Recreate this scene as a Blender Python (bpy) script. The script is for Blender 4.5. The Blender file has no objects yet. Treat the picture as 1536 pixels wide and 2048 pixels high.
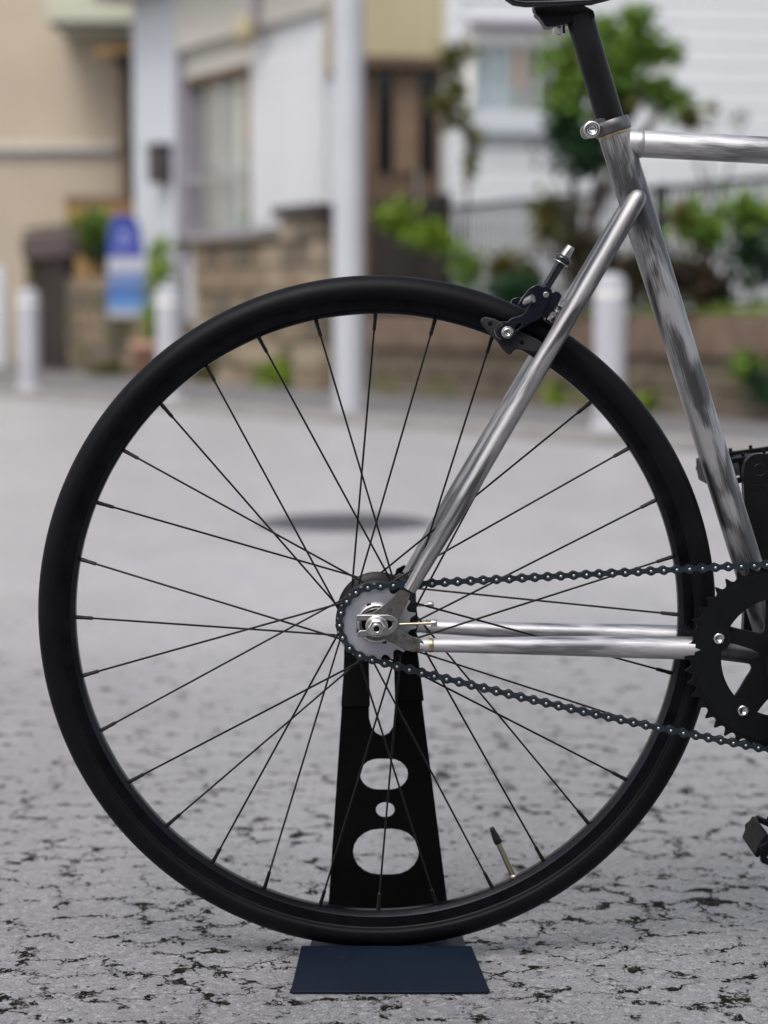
import bpy, bmesh, math, random
from mathutils import Vector, Matrix
from mathutils.geometry import tessellate_polygon
random.seed(7)
R = math.radians
PI = math.pi
scene = bpy.context.scene
COL = scene.collection

# ------------------------------------------------------------------ camera
F_PX = 4000.0                      # focal length in pixels of the 1536x2048 photograph
PITCH = 0.0974
RW = 0.342                         # outer radius of the rear wheel
ZC = RW + 0.012                    # height of the rear axle
CAM = Vector((0.00717, -2.0005, ZC + 0.3011))
cd = bpy.data.cameras.new('camera')
cam = bpy.data.objects.new('camera', cd)
COL.objects.link(cam)
cam.location = CAM
cam.rotation_euler = (PI / 2 - PITCH, 0, 0)
cd.sensor_fit = 'VERTICAL'
cd.sensor_height = 36.0
cd.sensor_width = 27.0
cd.lens = F_PX / 2048 * 36.0
cd.clip_start = 0.05
cd.clip_end = 2000
cd.dof.use_dof = True
cd.dof.focus_distance = 1.985
cd.dof.aperture_fstop = 3.7
scene.camera = cam

# ------------------------------------------------------------------ light
SUN_EL, SUN_AZ = R(56), R(205)     # azimuth measured from +Y, clockwise seen from above
world = bpy.data.worlds.new('World')
scene.world = world
world.use_nodes = True
wn, wl = world.node_tree.nodes, world.node_tree.links
wn.clear()
sky = wn.new('ShaderNodeTexSky')
sky.sky_type = 'NISHITA'
sky.sun_disc = False
sky.sun_elevation = SUN_EL
sky.sun_rotation = SUN_AZ
sky.dust_density = 4.0
sky.ozone_density = 1.0
hs = wn.new('ShaderNodeHueSaturation')
hs.inputs['Saturation'].default_value = 0.35
bg = wn.new('ShaderNodeBackground')
bg.inputs['Strength'].default_value = 0.13
wo = wn.new('ShaderNodeOutputWorld')
wl.new(sky.outputs[0], hs.inputs['Color'])
wl.new(hs.outputs[0], bg.inputs['Color'])
wl.new(bg.outputs[0], wo.inputs[0])

sl = bpy.data.lights.new('sun', 'SUN')
sl.energy = 0.8
sl.angle = R(25)
sl.color = (1.0, 0.97, 0.93)
sun = bpy.data.objects.new('sun', sl)
COL.objects.link(sun)
sd = Vector((math.sin(SUN_AZ) * math.cos(SUN_EL), math.cos(SUN_AZ) * math.cos(SUN_EL), math.sin(SUN_EL)))
sun.rotation_euler = sd.to_track_quat('Z', 'Y').to_euler()
sun.location = (0, 0, 8)

vs = scene.view_settings
vs.view_transform = 'Standard'
vs.look = 'None'
vs.gamma = 1.0
vs.use_curve_mapping = False
vs.exposure = 0.68
scene.cycles.use_denoising = True
scene.cycles.max_bounces = 8

# ------------------------------------------------------------------ helpers
cP, sP = math.cos(PITCH), math.sin(PITCH)

def ray(px, py):
    a, b = (px - 768) / F_PX, (1024 - py) / F_PX
    return Vector((a, cP + b * sP, -sP + b * cP))

def P(px, py, Y):
    """point of the plane y = Y that the photograph shows at this pixel"""
    d = ray(px, py)
    return CAM + d * ((Y - CAM.y) / d.y)

def G(px, py, z=0.0):
    d = ray(px, py)
    return CAM + d * ((z - CAM.z) / d.z)

def lin(r, g, b):
    def f(c):
        c /= 255.0
        return c / 12.92 if c <= 0.04045 else ((c + 0.055) / 1.055) ** 2.4
    return (f(r), f(g), f(b), 1.0)

WL = {}                            # world position of each object's origin

def link(o, parent, wloc, rot=None):
    COL.objects.link(o)
    if parent is not None:
        o.parent = parent
        o.location = wloc - WL[parent.name]
    else:
        o.location = wloc
    if rot is not None:
        o.rotation_euler = rot
    WL[o.name] = Vector(wloc)
    return o

def empty(name, loc, label=None, cat=None, group=None):
    o = bpy.data.objects.new(name, None)
    o.empty_display_size = 0.1
    link(o, None, Vector(loc))
    tag(o, label, cat, group)
    return o

def tag(o, label=None, cat=None, group=None, kind=None):
    if label: o['label'] = label
    if cat: o['category'] = cat
    if group: o['group'] = group
    if kind: o['kind'] = kind
    return o

def centre(verts):
    lo = Vector((min(v[0] for v in verts), min(v[1] for v in verts), min(v[2] for v in verts)))
    hi = Vector((max(v[0] for v in verts), max(v[1] for v in verts), max(v[2] for v in verts)))
    return (lo + hi) / 2

class MB:
    """collects faces in world coordinates; build() links them as one mesh object"""
    def __init__(s):
        s.v, s.f, s.m, s.uv, s.sm = [], [], [], [], []
    def add(s, verts, faces, mi=0, uvs=None, smooth=False):
        o = len(s.v)
        s.v += [tuple(v) for v in verts]
        for k, f in enumerate(faces):
            s.f.append([i + o for i in f])
            s.m.append(mi)
            s.sm.append(smooth)
            s.uv.append(uvs[k] if uvs else None)
    def data(s, name, mats, c):
        me = bpy.data.meshes.new(name)
        me.from_pydata([(v[0] - c[0], v[1] - c[1], v[2] - c[2]) for v in s.v], [], s.f)
        for m in (mats if isinstance(mats, (list, tuple)) else [mats]):
            me.materials.append(m)
        uvl = me.uv_layers.new(name='UVMap') if any(u is not None for u in s.uv) else None
        for i, p in enumerate(me.polygons):
            p.material_index = s.m[i]
            p.use_smooth = s.sm[i]
            if uvl and s.uv[i] is not None:
                for k, li in enumerate(p.loop_indices):
                    uvl.data[li].uv = s.uv[i][k]
        me.update()
        return me
    def build(s, name, mats, parent=None, bevel=0, seg=2, weld=False, origin=None, angle=40):
        c = Vector(origin) if origin is not None else centre(s.v)
        me = s.data(name, mats, c)
        bm = bmesh.new(); bm.from_mesh(me)
        if weld:
            bmesh.ops.remove_doubles(bm, verts=bm.verts, dist=1e-6)
        bmesh.ops.recalc_face_normals(bm, faces=bm.faces)
        bm.to_mesh(me); bm.free()
        o = bpy.data.objects.new(name, me)
        link(o, parent, c)
        if bevel:
            b = o.modifiers.new('bevel', 'BEVEL')
            b.width = bevel; b.segments = seg; b.limit_method = 'ANGLE'; b.angle_limit = R(angle)
            b.harden_normals = False
            for p in me.polygons: p.use_smooth = True
            me.set_sharp_from_angle(angle=R(35))
        return o
    # shapes
    def box(s, c, h, rz=0, mi=0):
        cs, sn = math.cos(rz), math.sin(rz)
        vs_ = []
        for z in (-1, 1):
            for x, y in ((-1, -1), (1, -1), (1, 1), (-1, 1)):
                X, Y = x * h[0], y * h[1]
                vs_.append((c[0] + X * cs - Y * sn, c[1] + X * sn + Y * cs, c[2] + z * h[2]))
        s.add(vs_, [[0, 3, 2, 1], [4, 5, 6, 7], [0, 1, 5, 4], [1, 2, 6, 5], [2, 3, 7, 6], [3, 0, 4, 7]], mi)
        return s
    def tube(s, pts, radii, seg=20, mi=0, cap=True, squash=None):
        pts = [Vector(p) for p in pts]
        if not isinstance(radii, (list, tuple)): radii = [radii] * len(pts)
        n = len(pts)
        T = []
        for i in range(n):
            a, b = pts[max(i - 1, 0)], pts[min(i + 1, n - 1)]
            T.append((b - a).normalized())
        u = T[0].orthogonal().normalized()
        if abs(T[0].dot(Vector((0, 1, 0)))) < 0.9:
            u = (Vector((0, 1, 0)) - T[0] * T[0].y).normalized()
        verts, rows, L, dist = [], [], 0, [0]
        for i in range(1, n):
            L += (pts[i] - pts[i - 1]).length
            dist.append(L)
        for i in range(n):
            u = (u - T[i] * u.dot(T[i])).normalized()
            w = T[i].cross(u)
            row = []
            for k in range(seg):
                a = 2 * PI * k / seg
                row.append(len(verts))
                verts.append(pts[i] + (u * math.cos(a) + w * math.sin(a)) * radii[i])
            rows.append(row)
        faces, uvs = [], []
        for i in range(n - 1):
            for k in range(seg):
                k2 = (k + 1) % seg
                faces.append([rows[i][k], rows[i][k2], rows[i + 1][k2], rows[i + 1][k]])
                uvs.append([(dist[i], k / seg), (dist[i], (k + 1) / seg), (dist[i + 1], (k + 1) / seg), (dist[i + 1], k / seg)])
        s.add(verts, faces, mi, uvs, True)
        if cap:
            s.add([verts[i] for i in rows[0]], [list(range(seg))[::-1]], mi, [[(0, 0)] * seg])
            s.add([verts[i] for i in rows[-1]], [list(range(seg))], mi, [[(L, 0)] * seg])
        return s
    def lathe(s, c, axis, prof, seg=48, mi=0, closed=False, smooth=True, flat=0):
        """prof: (radius, height along axis)"""
        axis = Vector(axis).normalized()
        u = axis.orthogonal().normalized(); w = axis.cross(u)
        c = Vector(c)
        verts = []
        for (r, h) in prof:
            for k in range(seg):
                a = 2 * PI * k / seg + flat
                verts.append(c + axis * h + (u * math.cos(a) + w * math.sin(a)) * r)
        faces = []
        n = len(prof)
        for i in range(n if closed else n - 1):
            j = (i + 1) % n
            for k in range(seg):
                k2 = (k + 1) % seg
                faces.append([i * seg + k, i * seg + k2, j * seg + k2, j * seg + k])
        s.add(verts, faces, mi, None, smooth)
        return s
    def prism(s, outer, y0, y1, holes=(), mi=0):
        """outline in (x, z), extruded from y0 to y1"""
        loops = [list(outer)] + [list(h) for h in holes]
        flat = [p for l in loops for p in l]
        tris = tessellate_polygon([[Vector((p[0], p[1], 0)) for p in l] for l in loops])
        n = len(flat)
        verts = [(p[0], y0, p[1]) for p in flat] + [(p[0], y1, p[1]) for p in flat]
        faces = [list(t) for t in tris] + [[i + n for i in t][::-1] for t in tris]
        o = 0
        for l in loops:
            m = len(l)
            for i in range(m):
                j = (i + 1) % m
                faces.append([o + i, o + j, o + j + n, o + i + n])
            o += m
        s.add(verts, faces, mi)
        return s

def pp(pxs, Y):
    """pixel outline -> (x, z) outline in the plane y = Y"""
    out = []
    for (a, b) in pxs:
        q = P(a, b, Y)
        out.append((q.x, q.z))
    return out

def smooth_loop(pts, it=2, closed=True):
    for _ in range(it):
        q = []
        n = len(pts)
        for i in range(n):
            a, b = pts[i], pts[(i + 1) % n]
            q.append((a[0] * .75 + b[0] * .25, a[1] * .75 + b[1] * .25))
            q.append((a[0] * .25 + b[0] * .75, a[1] * .25 + b[1] * .75))
        pts = q
    return pts

def zoompts(pts, ox, oy, k):
    return [(ox + a / k, oy + b / k) for a, b in pts]

def stadium(cx, cy, rx, ry, n=10):
    """oval with flat top and bottom, in pixels"""
    fl = max(rx - ry * 1.15, 0)
    out = []
    for sgn in (1, -1):
        for i in range(n + 1):
            a = -PI / 2 + PI * i / n
            out.append((cx + sgn * (fl + (rx - fl) * math.cos(a)), cy + sgn * ry * math.sin(a)))
    return out

# ------------------------------------------------------------------ materials
def newmat(name):
    m = bpy.data.materials.new(name)
    m.use_nodes = True
    nt = m.node_tree
    b = nt.nodes['Principled BSDF']
    return m, nt, b

def setp(b, col=None, rough=None, metal=None, spec=None, coat=None):
    if col is not None: b.inputs['Base Color'].default_value = col
    if rough is not None: b.inputs['Roughness'].default_value = rough
    if metal is not None: b.inputs['Metallic'].default_value = metal
    if spec is not None: b.inputs['Specular IOR Level'].default_value = spec
    if coat is not None: b.inputs['Coat Weight'].default_value = coat

def noise(nt, scale, detail=4, rough=0.55, vec=None, dist=0):
    n = nt.nodes.new('ShaderNodeTexNoise')
    n.inputs['Scale'].default_value = scale
    n.inputs['Detail'].default_value = detail
    n.inputs['Roughness'].default_value = rough
    n.inputs['Distortion'].default_value = dist
    if vec is not None: nt.links.new(vec, n.inputs['Vector'])
    return n.outputs['Fac']

def pos(nt):
    return nt.nodes.new('ShaderNodeNewGeometry').outputs['Position']

def objco(nt):
    return nt.nodes.new('ShaderNodeTexCoord').outputs['Object']

def ramp(nt, fac, stops):
    r = nt.nodes.new('ShaderNodeValToRGB')
    el = r.color_ramp.elements
    while len(el) < len(stops): el.new(0.5)
    for e, (p, c) in zip(el, stops):
        e.position = p
        e.color = c if not isinstance(c, (int, float)) else (c, c, c, 1)
    nt.links.new(fac, r.inputs[0])
    return r.outputs[0]

def mixc(nt, fac, a, b, mode='MIX'):
    m = nt.nodes.new('ShaderNodeMix')
    m.data_type = 'RGBA'
    m.blend_type = mode
    for sock, v in ((m.inputs[0], fac), (m.inputs[6], a), (m.inputs[7], b)):
        if hasattr(v, 'is_output'): nt.links.new(v, sock)
        elif isinstance(v, (int, float)): sock.default_value = v
        else: sock.default_value = v
    return m.outputs[2]

def math_(nt, op, a, b=None, c=None, clamp=False):
    m = nt.nodes.new('ShaderNodeMath')
    m.operation = op
    m.use_clamp = clamp
    for i, v in enumerate((a, b, c)):
        if v is None: continue
        if hasattr(v, 'is_output'): nt.links.new(v, m.inputs[i])
        else: m.inputs[i].default_value = v
    return m.outputs[0]

def bump(nt, b, h, strength=0.3, dist=0.001):
    n = nt.nodes.new('ShaderNodeBump')
    n.inputs['Strength'].default_value = strength
    n.inputs['Distance'].default_value = dist
    nt.links.new(h, n.inputs['Height'])
    nt.links.new(n.outputs[0], b.inputs['Normal'])

def mapping(nt, vec, scale=(1, 1, 1), loc=(0, 0, 0), rot=(0, 0, 0)):
    m = nt.nodes.new('ShaderNodeMapping')
    m.inputs['Scale'].default_value = scale
    m.inputs['Location'].default_value = loc
    m.inputs['Rotation'].default_value = rot
    nt.links.new(vec, m.inputs['Vector'])
    return m.outputs[0]

def plain(name, col, rough=0.6, metal=0, var=0.15, scale=8, spec=None, bmp=0, bscale=60):
    """a surface of one colour with slight wear"""
    m, nt, b = newmat(name)
    setp(b, col, rough, metal, spec)
    p = objco(nt)
    f = noise(nt, scale, 5, 0.6, p)
    lo = tuple(c * (1 - var) for c in col[:3]) + (1,)
    hi = tuple(min(c * (1 + var), 1) for c in col[:3]) + (1,)
    nt.links.new(ramp(nt, f, [(0.3, lo), (0.7, hi)]), b.inputs['Base Color'])
    if bmp:
        bump(nt, b, noise(nt, bscale, 4, 0.6, p), bmp, 0.004)
    return m

def steel(name, lo, hi, rough=0.3, bright=0.5, sc=(16, 3.2)):
    """raw ground steel tubing: bright file marks over dark grey metal (UV: metres along, turns around)"""
    m, nt, b = newmat(name)
    uv = nt.nodes.new('ShaderNodeTexCoord').outputs['UV']
    big = noise(nt, 1.0, 3, 0.5, mapping(nt, uv, (sc[0], sc[1], 1)), 0.6)
    fine = noise(nt, 1.0, 4, 0.6, mapping(nt, uv, (45, 90, 1), rot=(0, 0, 0.25)), 0.3)
    f = math_(nt, 'ADD', big, math_(nt, 'MULTIPLY', math_(nt, 'SUBTRACT', fine, 0.5), 0.34))
    t = ramp(nt, f, [(bright - 0.07, 0.0), (bright + 0.07, 1.0)])
    col = mixc(nt, t, lo, hi)
    nt.links.new(col, b.inputs['Base Color'])
    setp(b, rough=rough, metal=1.0)
    rr = math_(nt, 'ADD', math_(nt, 'MULTIPLY', t, 0.14), rough)
    nt.links.new(rr, b.inputs['Roughness'])
    bump(nt, b, fine, 0.06, 0.0004)
    return m

M = {}
M['tube_bright'] = steel('ground_steel', (0.16, 0.158, 0.165, 1), (0.42, 0.415, 0.42, 1), 0.42, 0.49, (8, 5.0))
M['tube_dark'] = steel('dark_raw_steel', (0.14, 0.138, 0.142, 1), (0.48, 0.475, 0.49, 1), 0.40, 0.50, (11, 3.4))
M['tube_top'] = steel('bright_ground_steel', (0.28, 0.28, 0.30, 1), (0.64, 0.63, 0.655, 1), 0.44, 0.44, (7, 3.0))

M['raw'] = plain('ring_shaded_steel', (0.09, 0.09, 0.095, 1), 0.4, 1.0, 0.3, 80)  # steel darkened to stand in for the chainring's shade on the stays
def rusty(name):
    m, nt, b = newmat(name)
    p = objco(nt)
    f = noise(nt, 60, 5, 0.6, p)
    g = noise(nt, 260, 3, 0.6, p)
    c = ramp(nt, f, [(0.38, (0.13, 0.13, 0.13, 1)), (0.52, (0.27, 0.26, 0.25, 1)), (0.64, (0.16, 0.085, 0.055, 1))])
    nt.links.new(mixc(nt, 0.35, c, ramp(nt, g, [(0.3, 0.05), (0.7, 0.28)])), b.inputs['Base Color'])
    setp(b, rough=0.38, metal=0.9)
    bump(nt, b, g, 0.15, 0.0006)
    return m
M['dropout'] = rusty('blued_dropout_steel')
M['brass'] = plain('brass_braze', (0.46, 0.38, 0.24, 1), 0.4, 1.0, 0.25, 300)
M['chrome'] = plain('polished_steel', (0.62, 0.61, 0.60, 1), 0.22, 1.0, 0.1, 200)
M['satin'] = plain('satin_steel', (0.48, 0.48, 0.47, 1), 0.34, 1.0, 0.15, 250)
M['goldbolt'] = plain('zinc_bolt', (0.44, 0.39, 0.29, 1), 0.3, 1.0, 0.12, 200)

def dark(name, col, rough, spec=0.5, fine=0.0, coat=0):
    m, nt, b = newmat(name)
    p = objco(nt)
    f = noise(nt, 35, 5, 0.65, p)
    lo = tuple(c * 0.7 for c in col[:3]) + (1,); hi = tuple(c * 1.4 for c in col[:3]) + (1,)
    nt.links.new(ramp(nt, f, [(0.3, lo), (0.7, hi)]), b.inputs['Base Color'])
    rr = math_(nt, 'ADD', math_(nt, 'MULTIPLY', math_(nt, 'SUBTRACT', noise(nt, 90, 4, 0.6, p), 0.5), 0.22), rough)
    nt.links.new(rr, b.inputs['Roughness'])
    setp(b, spec=spec, coat=coat)
    if fine: bump(nt, b, noise(nt, 900, 2, 0.5, p), fine, 0.0005)
    return m
M['rubber'] = dark('tyre_rubber', (0.0035, 0.0035, 0.005, 1), 0.5, 0.13, 0.10)
M['rim'] = dark('black_anodised_rim', (0.020, 0.020, 0.025, 1), 0.30, 0.40)
for n_ in M['rim'].node_tree.nodes:
    if n_.type == 'BSDF_PRINCIPLED': n_.inputs['Metallic'].default_value = 1.0
M['rim_bevel'] = plain('polished_black_bevel', (0.06, 0.06, 0.07, 1), 0.2, 1.0, 0.1, 60)
M['spoke'] = dark('black_spoke', (0.004, 0.004, 0.004, 1), 0.35, 0.3)
M['black'] = dark('satin_black_alloy', (0.004, 0.004, 0.005, 1), 0.42, 0.25, 0.05)
M['ring'] = dark('black_chainring', (0.003, 0.0035, 0.0045, 1), 0.45, 0.22, 0.05)
M['brake'] = dark('gloss_black_brake', (0.006, 0.007, 0.012, 1), 0.2, 0.7)
M['chain'] = dark('blued_chain', (0.010, 0.016, 0.023, 1), 0.36, 0.5)
M['pad'] = dark('black_brake_pad', (0.020, 0.020, 0.023, 1), 0.6, 0.3)
M['plastic'] = dark('black_plastic', (0.006, 0.007, 0.009, 1), 0.4, 0.35)
M['pedal'] = dark('matt_black_pedal', (0.003, 0.0035, 0.005, 1), 0.5, 0.12)
M['stand'] = dark('black_stand_plate', (0.0018, 0.0018, 0.0022, 1), 0.5, 0.10)
M['sleeve'] = dark('black_rubber_sleeve', (0.003, 0.003, 0.0035, 1), 0.75, 0.12, 0.2)

def baseplate():
    m, nt, b = newmat('stand_paint_sky_sheen')
    p = objco(nt)
    f = noise(nt, 11, 3, 0.55, p)
    nt.links.new(ramp(nt, f, [(0.30, (0.004, 0.007, 0.015, 1)), (0.75, (0.006, 0.011, 0.023, 1))]), b.inputs['Base Color'])  # blue in the base colour stands in for sky sheen on the plate
    sc = noise(nt, 1.0, 2, 0.5, mapping(nt, p, (60, 900, 60)))
    scr = ramp(nt, sc, [(0.75, 0.0), (0.78, 1.0)])
    nt.links.new(mixc(nt, math_(nt, 'MULTIPLY', scr, 0.35), b.inputs['Base Color'].links[0].from_socket, (0.25, 0.26, 0.28, 1)), b.inputs['Base Color'])
    nt.links.new(math_(nt, 'ADD', math_(nt, 'MULTIPLY', noise(nt, 40, 5, 0.6, p), 0.25), 0.36), b.inputs['Roughness'])
    setp(b, spec=0.16)
    return m
M['base'] = baseplate()

def cogmat():
    m, nt, b = newmat('brushed_cog_steel')
    p = objco(nt)
    f = noise(nt, 25, 3, 0.5, p)
    nt.links.new(ramp(nt, f, [(0.35, (0.52, 0.53, 0.60, 1)), (0.65, (0.68, 0.68, 0.74, 1))]), b.inputs['Base Color'])
    setp(b, rough=0.46, metal=1.0)
    return m
M['cog'] = cogmat()

def asphalt(name, light, darkc):
    """old damp tarmac: fine packed stone, a net of narrow cracks that open into dirt-filled breaks near the bicycle"""
    m, nt, b = newmat(name)
    p = pos(nt)
    l = Vector(light[:3]); dk = Vector(darkc[:3])
    def tone(f): return tuple(l * f) + (1,)
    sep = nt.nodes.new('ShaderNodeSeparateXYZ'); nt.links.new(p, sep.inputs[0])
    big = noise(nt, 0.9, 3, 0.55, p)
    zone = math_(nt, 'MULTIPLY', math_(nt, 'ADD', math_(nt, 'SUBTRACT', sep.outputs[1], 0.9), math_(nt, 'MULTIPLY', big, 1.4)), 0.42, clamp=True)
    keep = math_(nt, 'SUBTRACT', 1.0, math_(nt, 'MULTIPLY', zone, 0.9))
    # crack net
    wob = nt.nodes.new('ShaderNodeTexNoise')
    wob.inputs['Scale'].default_value = 26
    wob.inputs['Detail'].default_value = 5
    wob.inputs['Roughness'].default_value = 0.7
    nt.links.new(p, wob.inputs['Vector'])
    off = nt.nodes.new('ShaderNodeVectorMath'); off.operation = 'SUBTRACT'
    nt.links.new(wob.outputs['Color'], off.inputs[0]); off.inputs[1].default_value = (0.5, 0.5, 0.5)
    sc = nt.nodes.new('ShaderNodeVectorMath'); sc.operation = 'SCALE'
    nt.links.new(off.outputs[0], sc.inputs[0]); sc.inputs['Scale'].default_value = 0.075
    ad = nt.nodes.new('ShaderNodeVectorMath'); ad.operation = 'ADD'
    nt.links.new(mapping(nt, p, (0.72, 1.0, 1.0)), ad.inputs[0]); nt.links.new(sc.outputs[0], ad.inputs[1])
    vo = nt.nodes.new('ShaderNodeTexVoronoi'); vo.feature = 'DISTANCE_TO_EDGE'
    vo.inputs['Scale'].default_value = 15.5
    nt.links.new(ad.outputs[0], vo.inputs['Vector'])
    n1 = noise(nt, 7, 3, 0.6, p)
    n2 = noise(nt, 34, 5, 0.72, p)
    wd = math_(nt, 'ADD', math_(nt, 'MULTIPLY', math_(nt, 'SUBTRACT', n1, 0.395), 0.20),
               math_(nt, 'MULTIPLY', math_(nt, 'MAXIMUM', math_(nt, 'SUBTRACT', n2, 0.52), 0.0), 0.95))
    wd = math_(nt, 'MULTIPLY', wd, keep)
    crack = math_(nt, 'MULTIPLY', math_(nt, 'SUBTRACT', wd, vo.outputs['Distance']), 48.0, clamp=True)
    halo = math_(nt, 'MULTIPLY', math_(nt, 'SUBTRACT', math_(nt, 'ADD', wd, math_(nt, 'MULTIPLY', keep, 0.05)), vo.outputs['Distance']), 7.0, clamp=True)
    n3 = noise(nt, 70, 4, 0.7, p)
    speck = math_(nt, 'MULTIPLY', math_(nt, 'MULTIPLY', math_(nt, 'SUBTRACT', n3, 0.645), 22.0, clamp=True), keep)
    mask = math_(nt, 'MAXIMUM', crack, math_(nt, 'MULTIPLY', speck, 0.85))
    # stone and binder
    agg = nt.nodes.new('ShaderNodeTexVoronoi'); agg.inputs['Scale'].default_value = 230
    nt.links.new(p, agg.inputs['Vector'])
    sepc = nt.nodes.new('ShaderNodeSeparateColor'); nt.links.new(agg.outputs['Color'], sepc.inputs[0])
    grain = noise(nt, 420, 2, 0.6, p)
    c = ramp(nt, big, [(0.3, tone(0.86)), (0.7, tone(1.12))])
    c = mixc(nt, 0.4, c, ramp(nt, n1, [(0.3, tone(0.8)), (0.7, tone(1.2))]))
    c = mixc(nt, 0.6, c, ramp(nt, sepc.outputs[0], [(0.0, tone(0.22)), (0.3, tone(0.85)), (0.8, tone(1.15)), (1.0, tone(2.4))]))
    c = mixc(nt, 0.4, c, ramp(nt, grain, [(0.38, tone(0.2)), (0.62, tone(1.7))]))
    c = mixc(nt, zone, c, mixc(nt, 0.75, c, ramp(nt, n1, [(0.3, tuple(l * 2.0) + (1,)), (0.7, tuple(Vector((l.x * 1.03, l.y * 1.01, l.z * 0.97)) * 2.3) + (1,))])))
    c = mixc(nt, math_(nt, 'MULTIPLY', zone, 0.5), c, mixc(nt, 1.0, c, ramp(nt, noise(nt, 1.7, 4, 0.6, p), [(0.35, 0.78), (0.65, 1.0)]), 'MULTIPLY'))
    c = mixc(nt, math_(nt, 'MULTIPLY', halo, 0.55), c, mixc(nt, 0.62, c, tuple(dk * 6) + (1,)))
    dirt = ramp(nt, n3, [(0.3, tuple(dk * 0.4) + (1,)), (0.55, tuple(dk) + (1,)), (0.75, tuple(dk * 5) + (1,))])
    nt.links.new(mixc(nt, mask, c, dirt), b.inputs['Base Color'])
    nt.links.new(math_(nt, 'ADD', math_(nt, 'MULTIPLY', mask, 0.45), 0.36), b.inputs['Roughness'])
    nt.links.new(math_(nt, 'SUBTRACT', 0.5, math_(nt, 'MULTIPLY', mask, 0.42)), b.inputs['Specular IOR Level'])
    h = math_(nt, 'ADD', math_(nt, 'MULTIPLY', mask, -0.0050), math_(nt, 'ADD', math_(nt, 'MULTIPLY', grain, 0.0007), math_(nt, 'MULTIPLY', sepc.outputs[1], 0.0006)))
    bn = nt.nodes.new('ShaderNodeBump')
    bn.inputs['Strength'].default_value = 0.55
    bn.inputs['Distance'].default_value = 1.0
    nt.links.new(h, bn.inputs['Height'])
    nt.links.new(bn.outputs[0], b.inputs['Normal'])
    for n_ in nt.nodes:
        if n_.type == 'TEX_NOISE': n_.noise_dimensions = '2D'
        if n_.type == 'TEX_VORONOI': n_.voronoi_dimensions = '2D'
    return m
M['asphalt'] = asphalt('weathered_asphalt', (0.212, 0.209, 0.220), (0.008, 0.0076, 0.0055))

def leafmat(name, a, b_, c):
    m, nt, b = newmat(name)
    g = nt.nodes.new('ShaderNodeNewGeometry')
    nt.links.new(ramp(nt, g.outputs['Random Per Island'], [(0.0, a), (0.5, b_), (1.0, c)]), b.inputs['Base Color'])
    setp(b, rough=0.5, spec=0.4)
    b.inputs['Subsurface Weight'].default_value = 0.0
    tr = nt.nodes.new('ShaderNodeBsdfTranslucent')
    nt.links.new(ramp(nt, g.outputs['Random Per Island'], [(0.0, a), (0.5, b_), (1.0, c)]), tr.inputs['Color'])
    mx = nt.nodes.new('ShaderNodeMixShader'); mx.inputs[0].default_value = 0.35
    out = nt.nodes['Material Output']
    nt.links.new(b.outputs[0], mx.inputs[1]); nt.links.new(tr.outputs[0], mx.inputs[2])
    nt.links.new(mx.outputs[0], out.inputs['Surface'])
    return m
M['leaf'] = leafmat('green_leaves', (0.035, 0.08, 0.012, 1), (0.11, 0.22, 0.022, 1), (0.28, 0.40, 0.07, 1))
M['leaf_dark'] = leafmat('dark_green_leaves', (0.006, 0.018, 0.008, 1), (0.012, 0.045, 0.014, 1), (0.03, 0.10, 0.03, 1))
M['leaf_olive'] = leafmat('olive_leaves', (0.05, 0.05, 0.015, 1), (0.11, 0.11, 0.02, 1), (0.20, 0.19, 0.05, 1))
M['leaf_lime'] = leafmat('lime_leaves', (0.07, 0.12, 0.01, 1), (0.17, 0.28, 0.015, 1), (0.32, 0.42, 0.06, 1))
M['leaf_brown'] = leafmat('brown_twigs_and_leaves', (0.02, 0.012, 0.009, 1), (0.06, 0.035, 0.022, 1), (0.05, 0.07, 0.02, 1))
M['leaf_rust'] = leafmat('rust_coloured_leaves', (0.09, 0.045, 0.012, 1), (0.18, 0.09, 0.02, 1), (0.14, 0.14, 0.03, 1))
M['bark'] = plain('bark', (0.05, 0.032, 0.022, 1), 0.85, 0, 0.4, 20)
M['bollard'] = plain('white_bollard_paint', (0.40, 0.40, 0.435, 1), 0.45, 0, 0.06, 3)
M['pole'] = plain('pale_grey_pole_paint', (0.45, 0.455, 0.49, 1), 0.5, 0, 0.06, 2)
M['beige'] = plain('beige_render', (0.43, 0.36, 0.28, 1), 0.85, 0, 0.07, 1.2, bmp=0.3)
M['beige_lt'] = plain('pale_beige_trim', (0.55, 0.50, 0.43, 1), 0.7, 0, 0.06, 2)
M['greenish'] = plain('pale_green_grey_eave', (0.46, 0.47, 0.37, 1), 0.6, 0, 0.06, 2)
M['white'] = plain('white_siding_paint', (0.62, 0.635, 0.66, 1), 0.55, 0, 0.04, 1.5)
M['bluewhite'] = plain('blue_white_wall', (0.56, 0.60, 0.65, 1), 0.6, 0, 0.05, 1)
M['cream'] = plain('cream_fascia', (0.52, 0.50, 0.45, 1), 0.65, 0, 0.06, 2)
M['trim_dark'] = plain('dark_trim', (0.05, 0.042, 0.045, 1), 0.5, 0, 0.2, 6)
M['mauve'] = plain('mauve_grey_trim', (0.33, 0.30, 0.35, 1), 0.5, 0, 0.1, 4)
M['wood'] = plain('brown_door_wood', (0.092, 0.055, 0.034, 1), 0.5, 0, 0.25, 6)
M['wood_lt'] = plain('light_brown_door_panel', (0.15, 0.098, 0.06, 1), 0.5, 0, 0.2, 5)
M['wood_dk'] = plain('dark_brown_wood', (0.016, 0.011, 0.010, 1), 0.55, 0, 0.3, 6)
M['wood_or'] = plain('orange_brown_planks', (0.30, 0.165, 0.045, 1), 0.6, 0, 0.25, 4)
M['khaki'] = plain('khaki_panel', (0.37, 0.32, 0.20, 1), 0.7, 0, 0.08, 2)
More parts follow.
